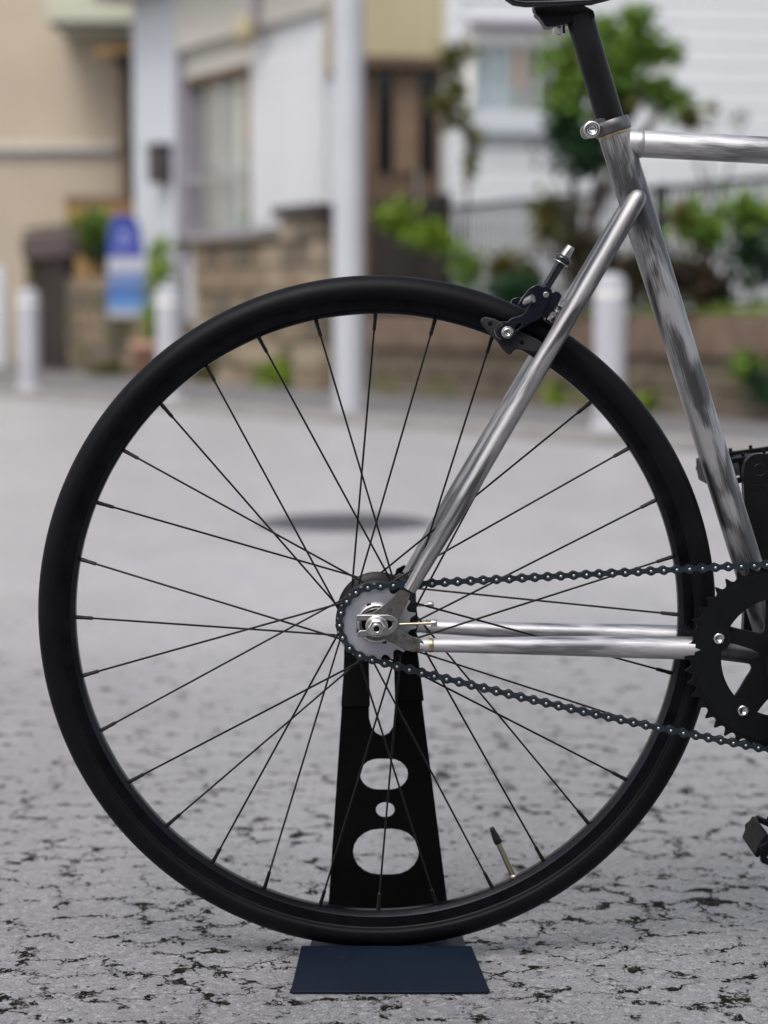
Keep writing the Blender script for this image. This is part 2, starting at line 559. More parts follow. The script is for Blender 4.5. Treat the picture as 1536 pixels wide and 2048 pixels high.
M['purple'] = plain('purple_brown_tiles', (0.075, 0.052, 0.055, 1), 0.6, 0, 0.2, 5)
M['stoneA'] = plain('tan_stone', (0.20, 0.150, 0.100, 1), 0.9, 0, 0.35, 7, bmp=0.5)
M['stoneB'] = plain('grey_brown_stone', (0.125, 0.102, 0.075, 1), 0.9, 0, 0.35, 8, bmp=0.5)
M['stoneC'] = plain('mossy_stone', (0.105, 0.098, 0.045, 1), 0.9, 0, 0.4, 8, bmp=0.5)
M['stoneD'] = plain('pale_stone', (0.28, 0.225, 0.16, 1), 0.9, 0, 0.25, 6, bmp=0.5)
M['mortar'] = plain('wall_mortar', (0.13, 0.105, 0.078, 1), 0.95, 0, 0.25, 9)
M['redstone'] = plain('reddish_brown_block', (0.150, 0.103, 0.075, 1), 0.9, 0, 0.25, 7, bmp=0.5)
M['greyblock'] = plain('weathered_grey_brown_block', (0.105, 0.083, 0.058, 1), 0.9, 0, 0.35, 5, bmp=0.5)
M['grey_lt'] = plain('pale_grey_blind', (0.74, 0.73, 0.70, 1), 0.6, 0, 0.05, 3)
M['curtain_blue'] = plain('pale_blue_curtain', (0.58, 0.68, 0.71, 1), 0.8, 0, 0.08, 4)
M['curtain_or'] = plain('salmon_curtain', (0.70, 0.42, 0.29, 1), 0.8, 0, 0.15, 4)
M['curtain_gr'] = plain('grey_curtain', (0.42, 0.41, 0.39, 1), 0.8, 0, 0.1, 4)
M['terracotta'] = plain('salmon_flower_pot', (0.45, 0.25, 0.18, 1), 0.7, 0, 0.12, 6)
M['fence'] = plain('grey_fence_metal', (0.03, 0.03, 0.034, 1), 0.45, 0.3, 0.15, 5)
M['iron'] = plain('manhole_iron', (0.11, 0.108, 0.125, 1), 0.65, 0.4, 0.2, 20)
M['soil'] = plain('dark_soil', (0.03, 0.022, 0.015, 1), 0.95, 0, 0.3, 6)
M['pave'] = plain('grey_pavement', (0.155, 0.152, 0.155, 1), 0.7, 0, 0.12, 1.5, bmp=0.2)
M['kerb'] = plain('pale_kerb_concrete', (0.25, 0.24, 0.23, 1), 0.8, 0, 0.1, 3)

def glassmat():
    m, nt, b = newmat('window_glass')
    g = nt.nodes.new('ShaderNodeBsdfTransparent'); g.inputs[0].default_value = (0.92, 0.94, 0.94, 1)
    gl = nt.nodes.new('ShaderNodeBsdfGlossy'); gl.inputs['Roughness'].default_value = 0.04
    fr = nt.nodes.new('ShaderNodeLayerWeight'); fr.inputs[0].default_value = 0.12
    mx = nt.nodes.new('ShaderNodeMixShader')
    nt.links.new(fr.outputs['Facing'], mx.inputs[0]); nt.links.new(g.outputs[0], mx.inputs[1]); nt.links.new(gl.outputs[0], mx.inputs[2])
    nt.links.new(mx.outputs[0], nt.nodes['Material Output'].inputs['Surface'])
    return m
M['glass'] = glassmat()
def darkglass():
    m, nt, b = newmat('dark_door_glass')
    setp(b, (0.012, 0.011, 0.013, 1), 0.12, 0, 0.5)
    return m
M['dglass'] = darkglass()

# ------------------------------------------------------------------ ground: one sheet, fine near the bicycle
def ground():
    def graded(lo, hi, fine_lo, fine_hi, step, growth):
        a = []
        x = fine_lo
        while x < fine_hi:
            a.append(x); x += step
        a.append(fine_hi)
        s, x = step, fine_hi
        while x < hi:
            s *= growth; x += s; a.append(min(x, hi))
        s, x = step, fine_lo
        while x > lo:
            s *= growth; x -= s; a.insert(0, max(x, lo))
        return a
    xs = graded(-400, 400, -1.0, 1.0, 0.1, 1.12)
    ys = graded(-400, 400, -1.0, 1.0, 0.1, 1.12)
    nx = len(xs)
    verts = [(x, y, 0.0) for y in ys for x in xs]
    faces = [(j * nx + i, j * nx + i + 1, (j + 1) * nx + i + 1, (j + 1) * nx + i)
             for j in range(len(ys) - 1) for i in range(nx - 1)]
    me = bpy.data.meshes.new('road')
    me.from_pydata(verts, [], faces)
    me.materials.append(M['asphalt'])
    me.polygons.foreach_set('use_smooth', [True] * len(me.polygons))
    o = bpy.data.objects.new('road', me)
    link(o, None, Vector((0, 0, 0)))
    tag(o, 'light grey cracked and weathered asphalt road', 'road', kind='structure')
ground()

# ------------------------------------------------------------------ vertical reference planes of the street
class Plane:
    def __init__(s, a, b):
        s.o = Vector((a.x, a.y, 0))
        s.u = Vector((b.x - a.x, b.y - a.y, 0)).normalized()
        s.n = Vector((-s.u.y, s.u.x, 0))
        if s.n.y < 0: s.n = -s.n
        s.rz = math.atan2(s.u.y, s.u.x)
    def hit(s, px, py, d=0.0):
        r = ray(px, py)
        o = s.o + s.n * d
        t = (o - CAM).dot(s.n) / r.dot(s.n)
        q = CAM + r * t
        return (q - s.o).dot(s.u), q.z
    def at(s, k, z, d=0.0):
        return s.o + s.u * k + s.n * d + Vector((0, 0, z))

WALL = Plane(G(150, 754), G(1250, 838))                 # line of the garden walls along the pavement
def back(plane, d):
    a = plane.at(0, 0, d); return Plane(a, a + plane.u)
HOUSE = back(WALL, 1.3)                                  # front of the white house
ctr = P(895, 300, 15.6)
RH = Plane(Vector((ctr.x, 15.6, 0)), Vector((ctr.x + 1, 15.72, 0)))   # right-hand house
cbl = P(0, 300, 24.0)
BH = Plane(Vector((cbl.x, 24.0, 0)), Vector((cbl.x + 1, 24.0, 0)))     # beige house

def slab(name, pl, k0, k1, z0, z1, d0, d1, mat, parent=None, bevel=0):
    mb = MB()
    c = pl.at((k0 + k1) / 2, (z0 + z1) / 2, (d0 + d1) / 2)
    sgn = 1
    mb.box((0, 0, 0), (abs(k1 - k0) / 2, abs(d1 - d0) / 2, abs(z1 - z0) / 2), pl.rz)
    for i, v in enumerate(mb.v):
        mb.v[i] = (v[0] + c.x, v[1] + c.y, v[2] + c.z)
    return mb.build(name, mat, parent, bevel=bevel)

def pxslab(name, pl, x0, x1, ytop, ybot, d0, d1, mat, parent=None, bevel=0):
    """slab whose front face (at depth d0) shows between these pixels"""
    xm = (x0 + x1) / 2
    k0, _ = pl.hit(x0, (ytop + ybot) / 2, d0)
    k1, _ = pl.hit(x1, (ytop + ybot) / 2, d0)
    _, z1 = pl.hit(xm, ytop, d0)
    z0 = 0.0 if ybot is None else pl.hit(xm, ybot, d0)[1]
    return slab(name, pl, k0, k1, z0, z1, d0, d1, mat, parent, bevel)

# pavement and kerb stones
kb = Plane(G(50, 795), G(1200, 886))
def pavement():
    a0, a1 = kb.at(-30, 0.05), kb.at(22, 0.05)
    b0, b1 = kb.at(-30, 0.05, 14), kb.at(22, 0.05, 14)
    mb = MB()
    f = 0.0
    mb.add([a0, a1, b1, b0] + [Vector((v.x, v.y, -0.2)) for v in (a0, a1, b1, b0)],
           [[0, 1, 2, 3], [0, 4, 5, 1], [1, 5, 6, 2], [2, 6, 7, 3], [3, 7, 4, 0]])
    o = mb.build('pavement', M['pave'])
    tag(o, 'grey asphalt pavement in front of the garden walls', 'pavement', kind='structure')
    me = None
    for i in range(20):
        k = -3.5 + i * 0.62
        c = kb.at(k, 0.022, -0.085)
        if me is None:
            m2 = MB().box((0, 0, 0), (0.305, 0.082, 0.05), 0)
            s = m2.build('kerb_stone', M['kerb'], o, bevel=0.012)
            me = s.data
        else:
            s = bpy.data.objects.new('kerb_stone', me)
            link(s, o, Vector((0, 0, 0)))
            bv = s.modifiers.new('bevel', 'BEVEL'); bv.width = 0.012; bv.segments = 2
        s.location = c - WL[o.name]
        s.rotation_euler = (0, 0, kb.rz)
pavement()

# manhole cover in the road
mc = G(690, 1046)
mh = MB().lathe((mc.x, mc.y, 0.004), (0, 0, 1), [(0.0001, 0.002), (0.24, 0.002), (0.245, 0.0), (0.275, 0.0), (0.285, -0.004)], 48)
for i in range(-5, 6):
    for j in range(-5, 6):
        x, y = i * 0.042, j * 0.042
        if x * x + y * y < 0.215 ** 2:
            mh.box((mc.x + x, mc.y + y, 0.0075), (0.013, 0.013, 0.0016), 0.785)
tag(mh.build('manhole_cover', M['iron'], None), 'dark round iron manhole cover set in the road behind the wheel', 'manhole cover')

# ------------------------------------------------------------------ street furniture
def bollard(px, base, top, w, label):
    b = G(px, base)
    z1 = P(px, top, b.y).z
    rr = w / F_PX * (b.y - CAM.y) / 2
    e = empty('bollard', b, label, 'bollard', 'white bollards along the pavement')
    MB().lathe(b, (0, 0, 1), [(rr, -0.05), (rr, z1 - rr * 0.75), (rr * 0.97, z1 - rr * 0.6), (rr * 0.86, z1 - rr * 0.28),
                              (rr * 0.6, z1 - rr * 0.08), (rr * 0.3, z1), (0.0001, z1)], 32).build('post', M['bollard'], e)
    MB().lathe(b, (0, 0, 1), [(rr * 1.03, z1 - rr * 1.5), (rr * 1.03, z1 - rr * 1.1)], 32).build('band', M['grey_lt'], e)
    MB().lathe(b, (0, 0, 1), [(rr * 1.18, -0.05), (rr * 1.18, 0.075), (rr * 1.02, 0.09)], 32).build('base_ring', M['bollard'], e)
bollard(60, 789, 577, 44, 'white round-topped bollard in front of the dark gate, farthest left')
bollard(340, 812, 571, 52, 'white round-topped bollard between the blue sign and the stone wall')
bollard(1217, 876, 546, 64, 'large white round-topped bollard behind the seat tube')

def pole():
    b = G(698, 838)
    e = empty('utility_pole', b, 'tall pale grey steel utility pole at the corner of the white house', 'pole')
    rr = 60 / F_PX * (b.y - CAM.y) / 2
    MB().tube([b - Vector((0, 0, 0.1)), b + Vector((0, 0, 3)), b + Vector((0, 0, 7.5))], [rr, rr * 1.02, rr * 0.95], 32).build('shaft', M['pole'], e)
pole()

# ------------------------------------------------------------------ foliage
def leaves(mb, c, rad, n, size, rng, long=1.8):
    for _ in range(n):
        while True:
            q = Vector((rng.uniform(-1, 1), rng.uniform(-1, 1), rng.uniform(-1, 1)))
            if q.length < 1: break
        q = q * (0.5 + 0.85 * rng.random())
        p = Vector((c[0] + q.x * rad[0], c[1] + q.y * rad[1], c[2] + q.z * rad[2]))
        s = size * rng.uniform(0.6, 1.3)
        a = Vector((rng.uniform(-1, 1), rng.uniform(-1, 1), rng.uniform(-1, 0.6))).normalized()
        b = a.orthogonal().normalized()
        b.rotate(Matrix.Rotation(rng.uniform(0, 6.28), 3, a))
        n_ = a.cross(b)
        w = s / long / 2
        mb.add([p, p + a * s * .5 + b * w + n_ * w * .3, p + a * s, p + a * s * .5 - b * w + n_ * w * .3], [[0, 1, 2, 3]])

def plant(name, base, blobs, mat, label, cat, group=None, seed=1, size=0.07, stem=0.02, stems=3, dens=4500):
    """blobs: (centre, radii)"""
    rng = random.Random(seed)
    e = empty(name, base, label, cat, group)
    mb = MB()
    for (c, r) in blobs:
        vol = (r[0] * r[1] * r[2]) ** (1 / 3)
        leaves(mb, c, r, max(30, int(dens * vol * vol / (size * size) * 0.012)), size, rng)
    mb.build('crown', mat, e)
    st = MB()
    base = Vector(base)
    for i in range(stems):
        c, r = blobs[i % len(blobs)]
        b0 = base + Vector((rng.uniform(-.06, .06), rng.uniform(-.06, .06), -0.03))
        tip = Vector((c[0] + rng.uniform(-.3, .3) * r[0], c[1] + rng.uniform(-.3, .3) * r[1], c[2] + 0.3 * r[2]))
        mid = b0.lerp(tip, 0.5) + Vector((rng.uniform(-.08, .08), rng.uniform(-.08, .08), 0))
        st.tube([b0, b0.lerp(mid, .5), mid, mid.lerp(tip, .6), tip], [stem, stem * .9, stem * .75, stem * .5, stem * .25], 8)
    st.build('trunk' if cat == 'tree' else 'stem', M['bark'], e)
    return e

def blob(px, py, rx, ry, Y, depth=None):
    """leaf clump that shows at this pixel when it stands at depth Y"""
    q = P(px, py, Y)
    k = (Y - CAM.y) / F_PX
    return ((q.x, q.y, q.z), (rx * k, depth if depth else rx * k, ry * k))

# ------------------------------------------------------------------ beige house, far left
def beige_house():
    base = BH.at(0, 0)
    e = empty('beige_house', base, 'beige rendered house with pale ledge and brown drainpipe at far left', 'house')
    pxslab('wall', BH, -2600, 330, -500, 760, 0, 5, M['beige'], e)
    pxslab('ledge', BH, -2600, 236, 284, 300, -0.10, -0.002, M['beige_lt'], e)
    pxslab('ledge_flashing', BH, -2600, 236, 306, 313, -0.05, -0.003, M['mauve'], e)
    pxslab('eave', BH, 92, 420, -60, 44, -1.3, -0.003, M['greenish'], e)
    pxslab('gutter', BH, 100, 300, 42, 54, -1.42, -1.302, M['trim_dark'], e)
    k, z1 = BH.hit(250, 120, -0.1); _, z0 = BH.hit(250, 420, -0.1)
    MB().tube([BH.at(k, z1 + .2, -0.1), BH.at(k, z0, -0.1)], 0.075, 16).build('drainpipe', M['wood_lt'], e)
    for py in (180, 290, 380):
        _, z = BH.hit(250, py, -0.1)
        MB().lathe(BH.at(k, z, -0.1), (0, 0, 1), [(0.08, -0.02), (0.09, -0.02), (0.09, 0.02), (0.08, 0.02)], 16).build('pipe_bracket', M['wood'], e)
    # small wooden corner roof on brackets
    k0, z0 = BH.hit(188, 112, -2.2); k1, z1 = BH.hit(320, 92, -2.2)
    mb = MB()
    pts = [BH.at(k0, z0, -2.2), BH.at(k1, z1, -2.2), BH.at(k1, z1 + .12, -1.45), BH.at(k0, z0 + .1, -1.45)]
    up = Vector((0, 0, 0.07))
    mb.add(pts + [p + up for p in pts], [[0, 1, 2, 3], [4, 7, 6, 5], [0, 4, 5, 1], [1, 5, 6, 2], [2, 6, 7, 3], [3, 7, 4, 0]])
    mb.build('porch_roof', M['wood_or'], e)
    for kk in (k0 + .25, k0 + .55):
        a = BH.at(kk, z0 - 0.02, -2.1); b = BH.at(kk + .25, z0 - 0.36, -1.5)
        MB().tube([a, b], 0.05, 6).build('roof_bracket', M['wood_dk'], e)
beige_house()

pf = empty('plank_fence', BH.at(BH.hit(130, 470, -0.9)[0], 0, -0.9), 'orange brown timber plank fence behind the green bush', 'fence')
k0, z1 = BH.hit(130, 392, -0.9); k1, _ = BH.hit(275, 392, -0.9)
n = 7
for i in range(n):
    w = (k1 - k0) / n
    slab('plank', BH, k0 + i * w, k0 + (i + 1) * w - 0.015, 0, z1 - 0.08, -0.92, -0.89, M['wood_or'], pf, bevel=0.005)
slab('top_rail', BH, k0, k1, z1 - 0.08, z1, -0.95, -0.88, M['wood_lt'], pf, bevel=0.006)

# dark gate with tiled canopy, far left
def gate_left():
    e = empty('entrance_gate', WALL.at(WALL.hit(95, 740)[0], 0, .1), 'dark wooden entrance gate under a purple brown canopy behind the left bollard', 'gate')
    pxslab('canopy', WALL, 42, 130, 466, 516, -0.06, 0.10, M['purple'], e, bevel=0.02)
    k0, z0 = WALL.hit(42, 466, -.06); k1, _ = WALL.hit(130, 466, -.06)
    slab('canopy_ridge', WALL, k0, k1, z0, z0 + 0.05, -0.03, 0.07, M['trim_dark'], e, bevel=0.01)
    ka, zt = WALL.hit(72, 516, 0.1); kc, _ = WALL.hit(132, 516, 0.1)
    n = 8
    for i in range(n):
        w = (kc - ka) / n
        slab('gate_board', WALL, ka + i * w, ka + (i + 1) * w - 0.012, 0.03, zt - 0.02, 0.08, 0.12, M['wood_dk'], e, bevel=0.004)
    slab('gate_post', WALL, ka - 0.16, ka - 0.02, 0, zt, 0.02, 0.16, M['stoneC'], e, bevel=0.01)
    slab('gate_post', WALL, kc + 0.01, kc + 0.15, 0, zt, 0.02, 0.16, M['wood_dk'], e, bevel=0.01)
gate_left()
tag(pxslab('garden_pillar', WALL, -60, -4, 535, 748, 0, 0.1, M['bluewhite'], None, 0.02), 'white painted garden pillar at the left edge', 'pillar')

# garden wall piers of rough stones
def stone_wall(name, kA, kB, ztop, rows, d0, d1, label, mats, seed, cap=None, avg=0.34):
    rng = random.Random(seed)
    e = empty(name, WALL.at((kA + kB) / 2, 0, (d0 + d1) / 2), label, 'wall')
    slab('mortar_core', WALL, kA + .012, kB - .012, -0.02, ztop - .012, d0 + 0.03, d1 - 0.012, M['mortar'], e)
    h = ztop / rows
    for r in range(rows):
        k = kA - (0.5 * avg * (r % 2))
        while k < kB:
            w = avg * rng.uniform(0.7, 1.4)
            a, b = max(k, kA), min(k + w, kB)
            if b - a > 0.06:
                dd = rng.uniform(-0.012, 0.02)
                slab('stone', WALL, a + .008, b - .008, r * h + .006, (r + 1) * h - .006, d0 + dd, d0 + 0.14, M[rng.choice(mats)], e, bevel=0.018)
            k += w
    if cap:
        slab('cap_stone', WALL, kA - 0.05, kB + 0.05, ztop + 0.001, ztop + cap[0], d0 - 0.05, d1 + 0.05, M[cap[1]], e, bevel=0.012)
    return e
ka, zt = WALL.hit(132, 560); kb_, _ = WALL.hit(300, 560)
stone_wall('stone_garden_wall', ka, WALL.hit(226, 560)[0], WALL.hit(175, 555)[1], 6, 0, 0.4, 'mossy grey brown stone wall between the dark gate and the blue sign', ['stoneB', 'stoneC', 'stoneB', 'stoneA'], 3)
stone_wall('low_stone_wall', WALL.hit(228, 640)[0], WALL.hit(384, 640)[0], WALL.hit(300, 640)[1], 4, 0.05, 0.4, 'low mossy stone wall below the blue sign', ['stoneB', 'stoneC', 'stoneA', 'stoneD'], 4)
stone_wall('stone_garden_wall', WALL.hit(386, 600)[0], WALL.hit(572, 600)[0], WALL.hit(480, 486)[1], 6, 0, 0.35, 'tan stone garden wall under the window of the white house', ['stoneA', 'stoneD', 'stoneA', 'stoneB'], 5, cap=(0.06, 'stoneB'))
stone_wall('stone_gate_pier', WALL.hit(574, 500)[0], WALL.hit(652, 500)[0], WALL.hit(612, 432)[1], 7, -0.08, 0.42, 'tall tan stone pier with dark cap beside the utility pole', ['stoneA', 'stoneD', 'stoneB'], 6, cap=(0.09, 'trim_dark'), avg=0.3)

# ------------------------------------------------------------------ white house
def white_house():
    H = HOUSE
    e = empty('white_house', H.at(H.hit(500, 700)[0], 0), 'white house with curtained window and white shutter behind the stone wall', 'house')
    kL, kR = H.hit(268, 300)[0], H.hit(742, 300)[0]
    kw0, kw1 = H.hit(374, 300)[0], H.hit(514, 300)[0]
    kp = H.hit(378, 300)[0]
    zt = H.hit(440, 142)[1]; zb = H.hit(440, 476)[1]
    # wall pieces around the window opening
    slab('wall', H, kL, kw0, 0, 5.5, 0, 3.0, M['bluewhite'], e)
    slab('wall_below_window', H, kw0, kw1, 0, zb, 0, 3.0, M['white'], e)
    slab('wall_above_window', H, kw0, kw1, zt, 5.5, 0, 3.0, M['cream'], e)
    slab('wall_right', H, kw1, kR, 0, 5.5, 0, 3.0, M['white'], e).name = 'corner_wall'
    slab('room_back_wall', H, kw0, kw1, zb, zt, 0.9, 3.0, M['curtain_gr'], e)
    # clapboards on the corner wall right of the shutter
    z = 0.75
    while z < 4.2:
        slab('siding_board', H, kw1 + 0.02, kR - 0.02, z, z + 0.155, -0.022, -0.001, M['white'], e, bevel=0.006)
        z += 0.16
    # fascia under the eaves and sloping gutter
    kf0 = H.hit(300, 60)[0]
    zf = H.hit(500, 92)[1]
    slab('fascia', H, kw0, kR + 0.1, zf + 0.12, zf + 0.85, -0.12, -0.024, M['cream'], e, bevel=0.01)
    slab('gutter', H, kL - 0.1, kR + 0.2, zf + 0.86, zf + 0.98, -0.45, -0.05, M['mauve'], e, bevel=0.02)
    slab('eave', H, kL - 0.2, kR + 0.3, zf + 0.981, zf + 1.08, -0.6, 0.4, M['greenish'], e)
    # window
    w = slab('window', H, kw0, kw0 + 0.05, zb, zt, -0.03, 0.09, M['mauve'], e)
    slab('frame', H, kw1 - 0.05, kw1, zb, zt, -0.03, 0.09, M['mauve'], w)
    slab('frame', H, kw0 + 0.051, kw1 - 0.051, zt - 0.09, zt, -0.03, 0.09, M['wood'], w)
    slab('frame', H, kw0 + 0.051, kw1 - 0.051, zb, zb + 0.06, -0.05, 0.09, M['mauve'], w)
    km = (kw0 + kw1) / 2
    slab('mullion', H, km - 0.02, km + 0.02, zb + 0.061, zt - 0.091, 0.0, 0.06, M['curtain_gr'], w)
    zr = H.hit(440, 355)[1]
    slab('rail', H, kw0 + 0.051, kw1 - 0.051, zr - 0.015, zr + 0.015, -0.06, -0.031, M['curtain_gr'], w)
    slab('pane', H, kw0 + 0.051, kw1 - 0.051, zb + 0.061, zt - 0.091, 0.066, 0.070, M['glass'], w)
    # pleated curtains behind the glass
    def curtain(a, b, z0, z1, mat, nm):
        mb = MB()
        nn = 26
        vs_ = []
        for i in range(nn + 1):
            k = a + (b - a) * i / nn
            d = 0.12 + 0.02 * math.sin(i * 2.1)
            vs_ += [H.at(k, z0, d), H.at(k, z1, d)]
        mb.add(vs_, [[2 * i, 2 * i + 2, 2 * i + 3, 2 * i + 1] for i in range(nn)], smooth=True)
        mb.build(nm, mat, e)
    span = kw1 - kw0
    curtain(kw0 + 0.06, kw0 + 0.26 * span, zb + .05, zt - .1, M['curtain_gr'], 'curtain')
    curtain(kw0 + 0.27 * span, kw0 + 0.72 * span, zb + .05, zt - .1, M['grey_lt'], 'curtain')
    curtain(kw0 + 0.73 * span, kw1 - 0.06, zb + .05, zt - .75, M['curtain_gr'], 'curtain')
    curtain(kw0 + 0.73 * span, kw1 - 0.06, zt - .75, zt - .1, M['curtain_or'], 'curtain')
    # white shutter panel with horizontal slats
    ks0, ks1 = H.hit(520, 260)[0], H.hit(662, 260)[0]
    zs1, zs0 = H.hit(590, 100)[1], H.hit(590, 452)[1]
    sh = slab('shutter', H, ks0, ks1, zs0, zs1, -0.10, -0.03, M['white'], e)
    nn = 16
    for i in range(nn):
        hh = (zs1 - zs0 - 0.1) / nn
        slab('slat', H, ks0 + 0.05, ks1 - 0.05, zs0 + 0.05 + i * hh, zs0 + 0.05 + (i + 1) * hh - 0.003, -0.112, -0.101, M['white'], sh, bevel=0.004)
    # pipe, meter box, lamp
    kc = H.hit(392, 300)[0]
    MB().tube([H.at(kp - 0.12, 0.05, -0.07), H.at(kp - 0.12, 3.6, -0.07)], 0.045, 12).build('downpipe', M['mauve'], e)
    slab('window_sill', H, kw0 - 0.05, kw1 + 0.05, zb - 0.05, zb - 0.001, -0.12, -0.001, M['trim_dark'], e, bevel=0.008)
    kd = H.hit(541, 60)[0]
    zl = H.hit(541, 85)[1]
    slab('lamp_bracket', H, kd - 0.05, kd + 0.05, zl, zl + 0.5, -0.2, -0.125, M['mauve'], e)
    MB().lathe(H.at(kd, zl - 0.05, -0.28), (0, 0, 1), [(0.02, 0.30), (0.12, 0.22), (0.12, 0.05), (0.06, 0.0), (0.001, 0.0)], 16).build('wall_lamp', M['khaki'], e)
    km_ = H.hit(334, 320)[0]
    zm1, zm0 = H.hit(334, 288)[1], H.hit(334, 366)[1]
    mbx = empty('letterbox', H.at(km_, zm0, -0.12), 'black letterbox mounted on the white house wall left of the window', 'letterbox')
    slab('box', H, km_ - 0.16, km_ + 0.16, zm0, zm1 - 0.05, -0.18, -0.003, M['trim_dark'], mbx, bevel=0.02)
    slab('lid', H, km_ - 0.18, km_ + 0.18, zm1 - 0.049, zm1, -0.2, -0.003, M['trim_dark'], mbx, bevel=0.015)
white_house()

# ------------------------------------------------------------------ right-hand white house with the brown door
def right_house():
    H = RH
    e = empty('siding_house', H.at(2, 0), 'white siding house with barred window and brown front door on the right', 'house')
    kA, kB = H.hit(690, 200)[0], H.hit(897, 200)[0]
    k0, k1 = H.hit(946, 130)[0], H.hit(1112, 130)[0]
    zt, zb = H.hit(1020, 86)[1], H.hit(1020, 222)[1]
    kE = kB + 6.5
    slab('wall', H, kB, k0, 0, 6, 0, 3, M['white'], e)
    slab('wall_below_window', H, k0, k1, 0, zb, 0, 3, M['white'], e)
    slab('wall_above_window', H, k0, k1, zt, 6, 0, 3, M['white'], e)
    slab('wall_right_of_window', H, k1, kE, 0, 6, 0, 3, M['white'], e).name = 'side_wall'
    z = 0.5
    me = None
    while z < 4.4:
        if z + 0.17 < zb - 0.25:
            slab('siding_board', H, kB + 0.01, kE, z, z + 0.172, -0.024, -0.001, M['white'], e, bevel=0.006)
        elif z > zt + 0.2:
            slab('siding_board', H, kB + 0.01, kE, z, z + 0.172, -0.024, -0.001, M['white'], e, bevel=0.006)
        else:
            slab('siding_board', H, kB + 0.01, k0 - 0.09, z, z + 0.172, -0.024, -0.001, M['white'], e, bevel=0.006)
            slab('siding_board', H, k1 + 0.09, kE, z, z + 0.172, -0.024, -0.001, M['white'], e, bevel=0.006)
        z += 0.18
    w = slab('window', H, k0 - 0.08, k0, zb - 0.05, zt + 0.1, -0.06, 0.08, M['grey_lt'], e)
    slab('frame', H, k1, k1 + 0.08, zb - 0.05, zt + 0.1, -0.06, 0.08, M['grey_lt'], w)
    slab('frame', H, k0 + .001, k1 - .001, zt - 0.02, zt + 0.1, -0.06, 0.08, M['grey_lt'], w)
    slab('sill', H, k0 - 0.1, k1 + 0.1, zb - 0.20, zb - 0.051, -0.14, -0.026, M['bluewhite'], w)
    zh = H.hit(1020, 52)[1]
    slab('window_hood', H, k0 - 0.06, k1 + 0.06, zh - 0.03, zh + 0.03, -0.25, -0.026, M['mauve'], w, bevel=0.01)
    slab('pane', H, k0 + .002, k1 - .002, zb, zt - 0.021, 0.03, 0.034, M['glass'], w)
    span = k1 - k0
    slab('curtain', H, k0, k0 + 0.50 * span, zb, zt, 0.12, 0.15, M['curtain_blue'], w)
    slab('curtain', H, k0 + 0.505 * span, k0 + 0.70 * span, zb + 0.22, zt, 0.12, 0.15, M['curtain_or'], w)
    slab('curtain', H, k0 + 0.505 * span, k0 + 0.70 * span, zb, zb + 0.219, 0.12, 0.15, M['curtain_gr'], w)
    slab('curtain', H, k0 + 0.705 * span, k1, zb, zt, 0.13, 0.16, M['curtain_gr'], w)
    slab('room_back_wall', H, k0, k1, zb, zt, 0.6, 0.7, M['curtain_gr'], e)
    for i in range(7):
        k = H.hit(956 + i * 29.5, 130, -0.2)[0]
        slab('window_bar', H, k - 0.010, k + 0.010, zb - 0.15, zh - 0.031, -0.21, -0.19, M['white'], w)
    # entrance bay: khaki transom, brown door with two dark glass strips
    zd1 = H.hit(815, 116, 0.4)[1]
    slab('entrance_wall', H, kA, kB - 0.002, zd1, 6, 0.35, 3, M['khaki'], e)
    slab('lintel', H, kA, kB - 0.002, zd1 - 0.09, zd1 - 0.001, 0.25, 0.6, M['wood'], e)
    dr = slab('door', H, kA, kB - 0.002, 0.5, zd1 - 0.091, 0.45, 0.55, M['wood'], e)
    for (x0, x1) in ((752, 787), (838, 873)):
        q0, q1 = H.hit(x0, 240, 0.44)[0], H.hit(x1, 240, 0.44)[0]
        slab('door_glass', H, q0, q1, H.hit(800, 345, 0.44)[1], H.hit(800, 142, 0.44)[1], 0.435, 0.449, M['dglass'], dr)
        for (a, b) in ((q0 - 0.04, q0 - 0.001), (q1 + 0.001, q1 + 0.04)):
            slab('glass_trim', H, a, b, H.hit(800, 350, 0.44)[1], H.hit(800, 138, 0.44)[1], 0.42, 0.449, M['wood_lt'], dr)
    q0, q1 = H.hit(795, 240, 0.44)[0], H.hit(830, 240, 0.44)[0]
    slab('door_panel', H, q0, q1, H.hit(800, 345, 0.44)[1], H.hit(800, 142, 0.44)[1], 0.425, 0.449, M['wood_lt'], dr, bevel=0.01)
    MB().tube([H.at(q1 + 0.012, 1.72, 0.36), H.at(q1 + 0.012, 1.95, 0.36)], 0.012, 10).build('door_handle', M['satin'], dr)
right_house()

# retaining wall, fence, gate along the pavement on the right
kF0 = WALL.hit(738, 700)[0]
kF1 = WALL.hit(1700, 700)[0]
ZW = 0.66
def retaining_wall():
    rng = random.Random(11)
    e = empty('retaining_wall', WALL.at((kF0 + kF1) / 2, 0, 0.2), 'low brown block retaining wall below the metal fence', 'wall')
    slab('core', WALL, kF0 + .01, kF1 - .01, -0.02, ZW - 0.012, 0.03, 1.2, M['mortar'], e)
    h = 0.2
    for r in range(2):
        k = kF0 - 0.22 * (r % 2)
        while k < kF1:
            a, b = max(k, kF0), min(k + 0.44, kF1)
            if b - a > 0.05:
                slab('block', WALL, a + .006, b - .006, r * h + .005, (r + 1) * h - .005, rng.uniform(-.006, .008), 0.13, M[rng.choice(['greyblock', 'stoneB', 'greyblock', 'stoneC'])], e, bevel=0.012)
            k += 0.44
    k = kF0
    while k < kF1:
        b = min(k + 0.62, kF1)
        slab('coping_block', WALL, k + .006, b - .006, 0.405, ZW, -0.03, 0.26, M['redstone'], e, bevel=0.016)
        k += 0.62
retaining_wall()

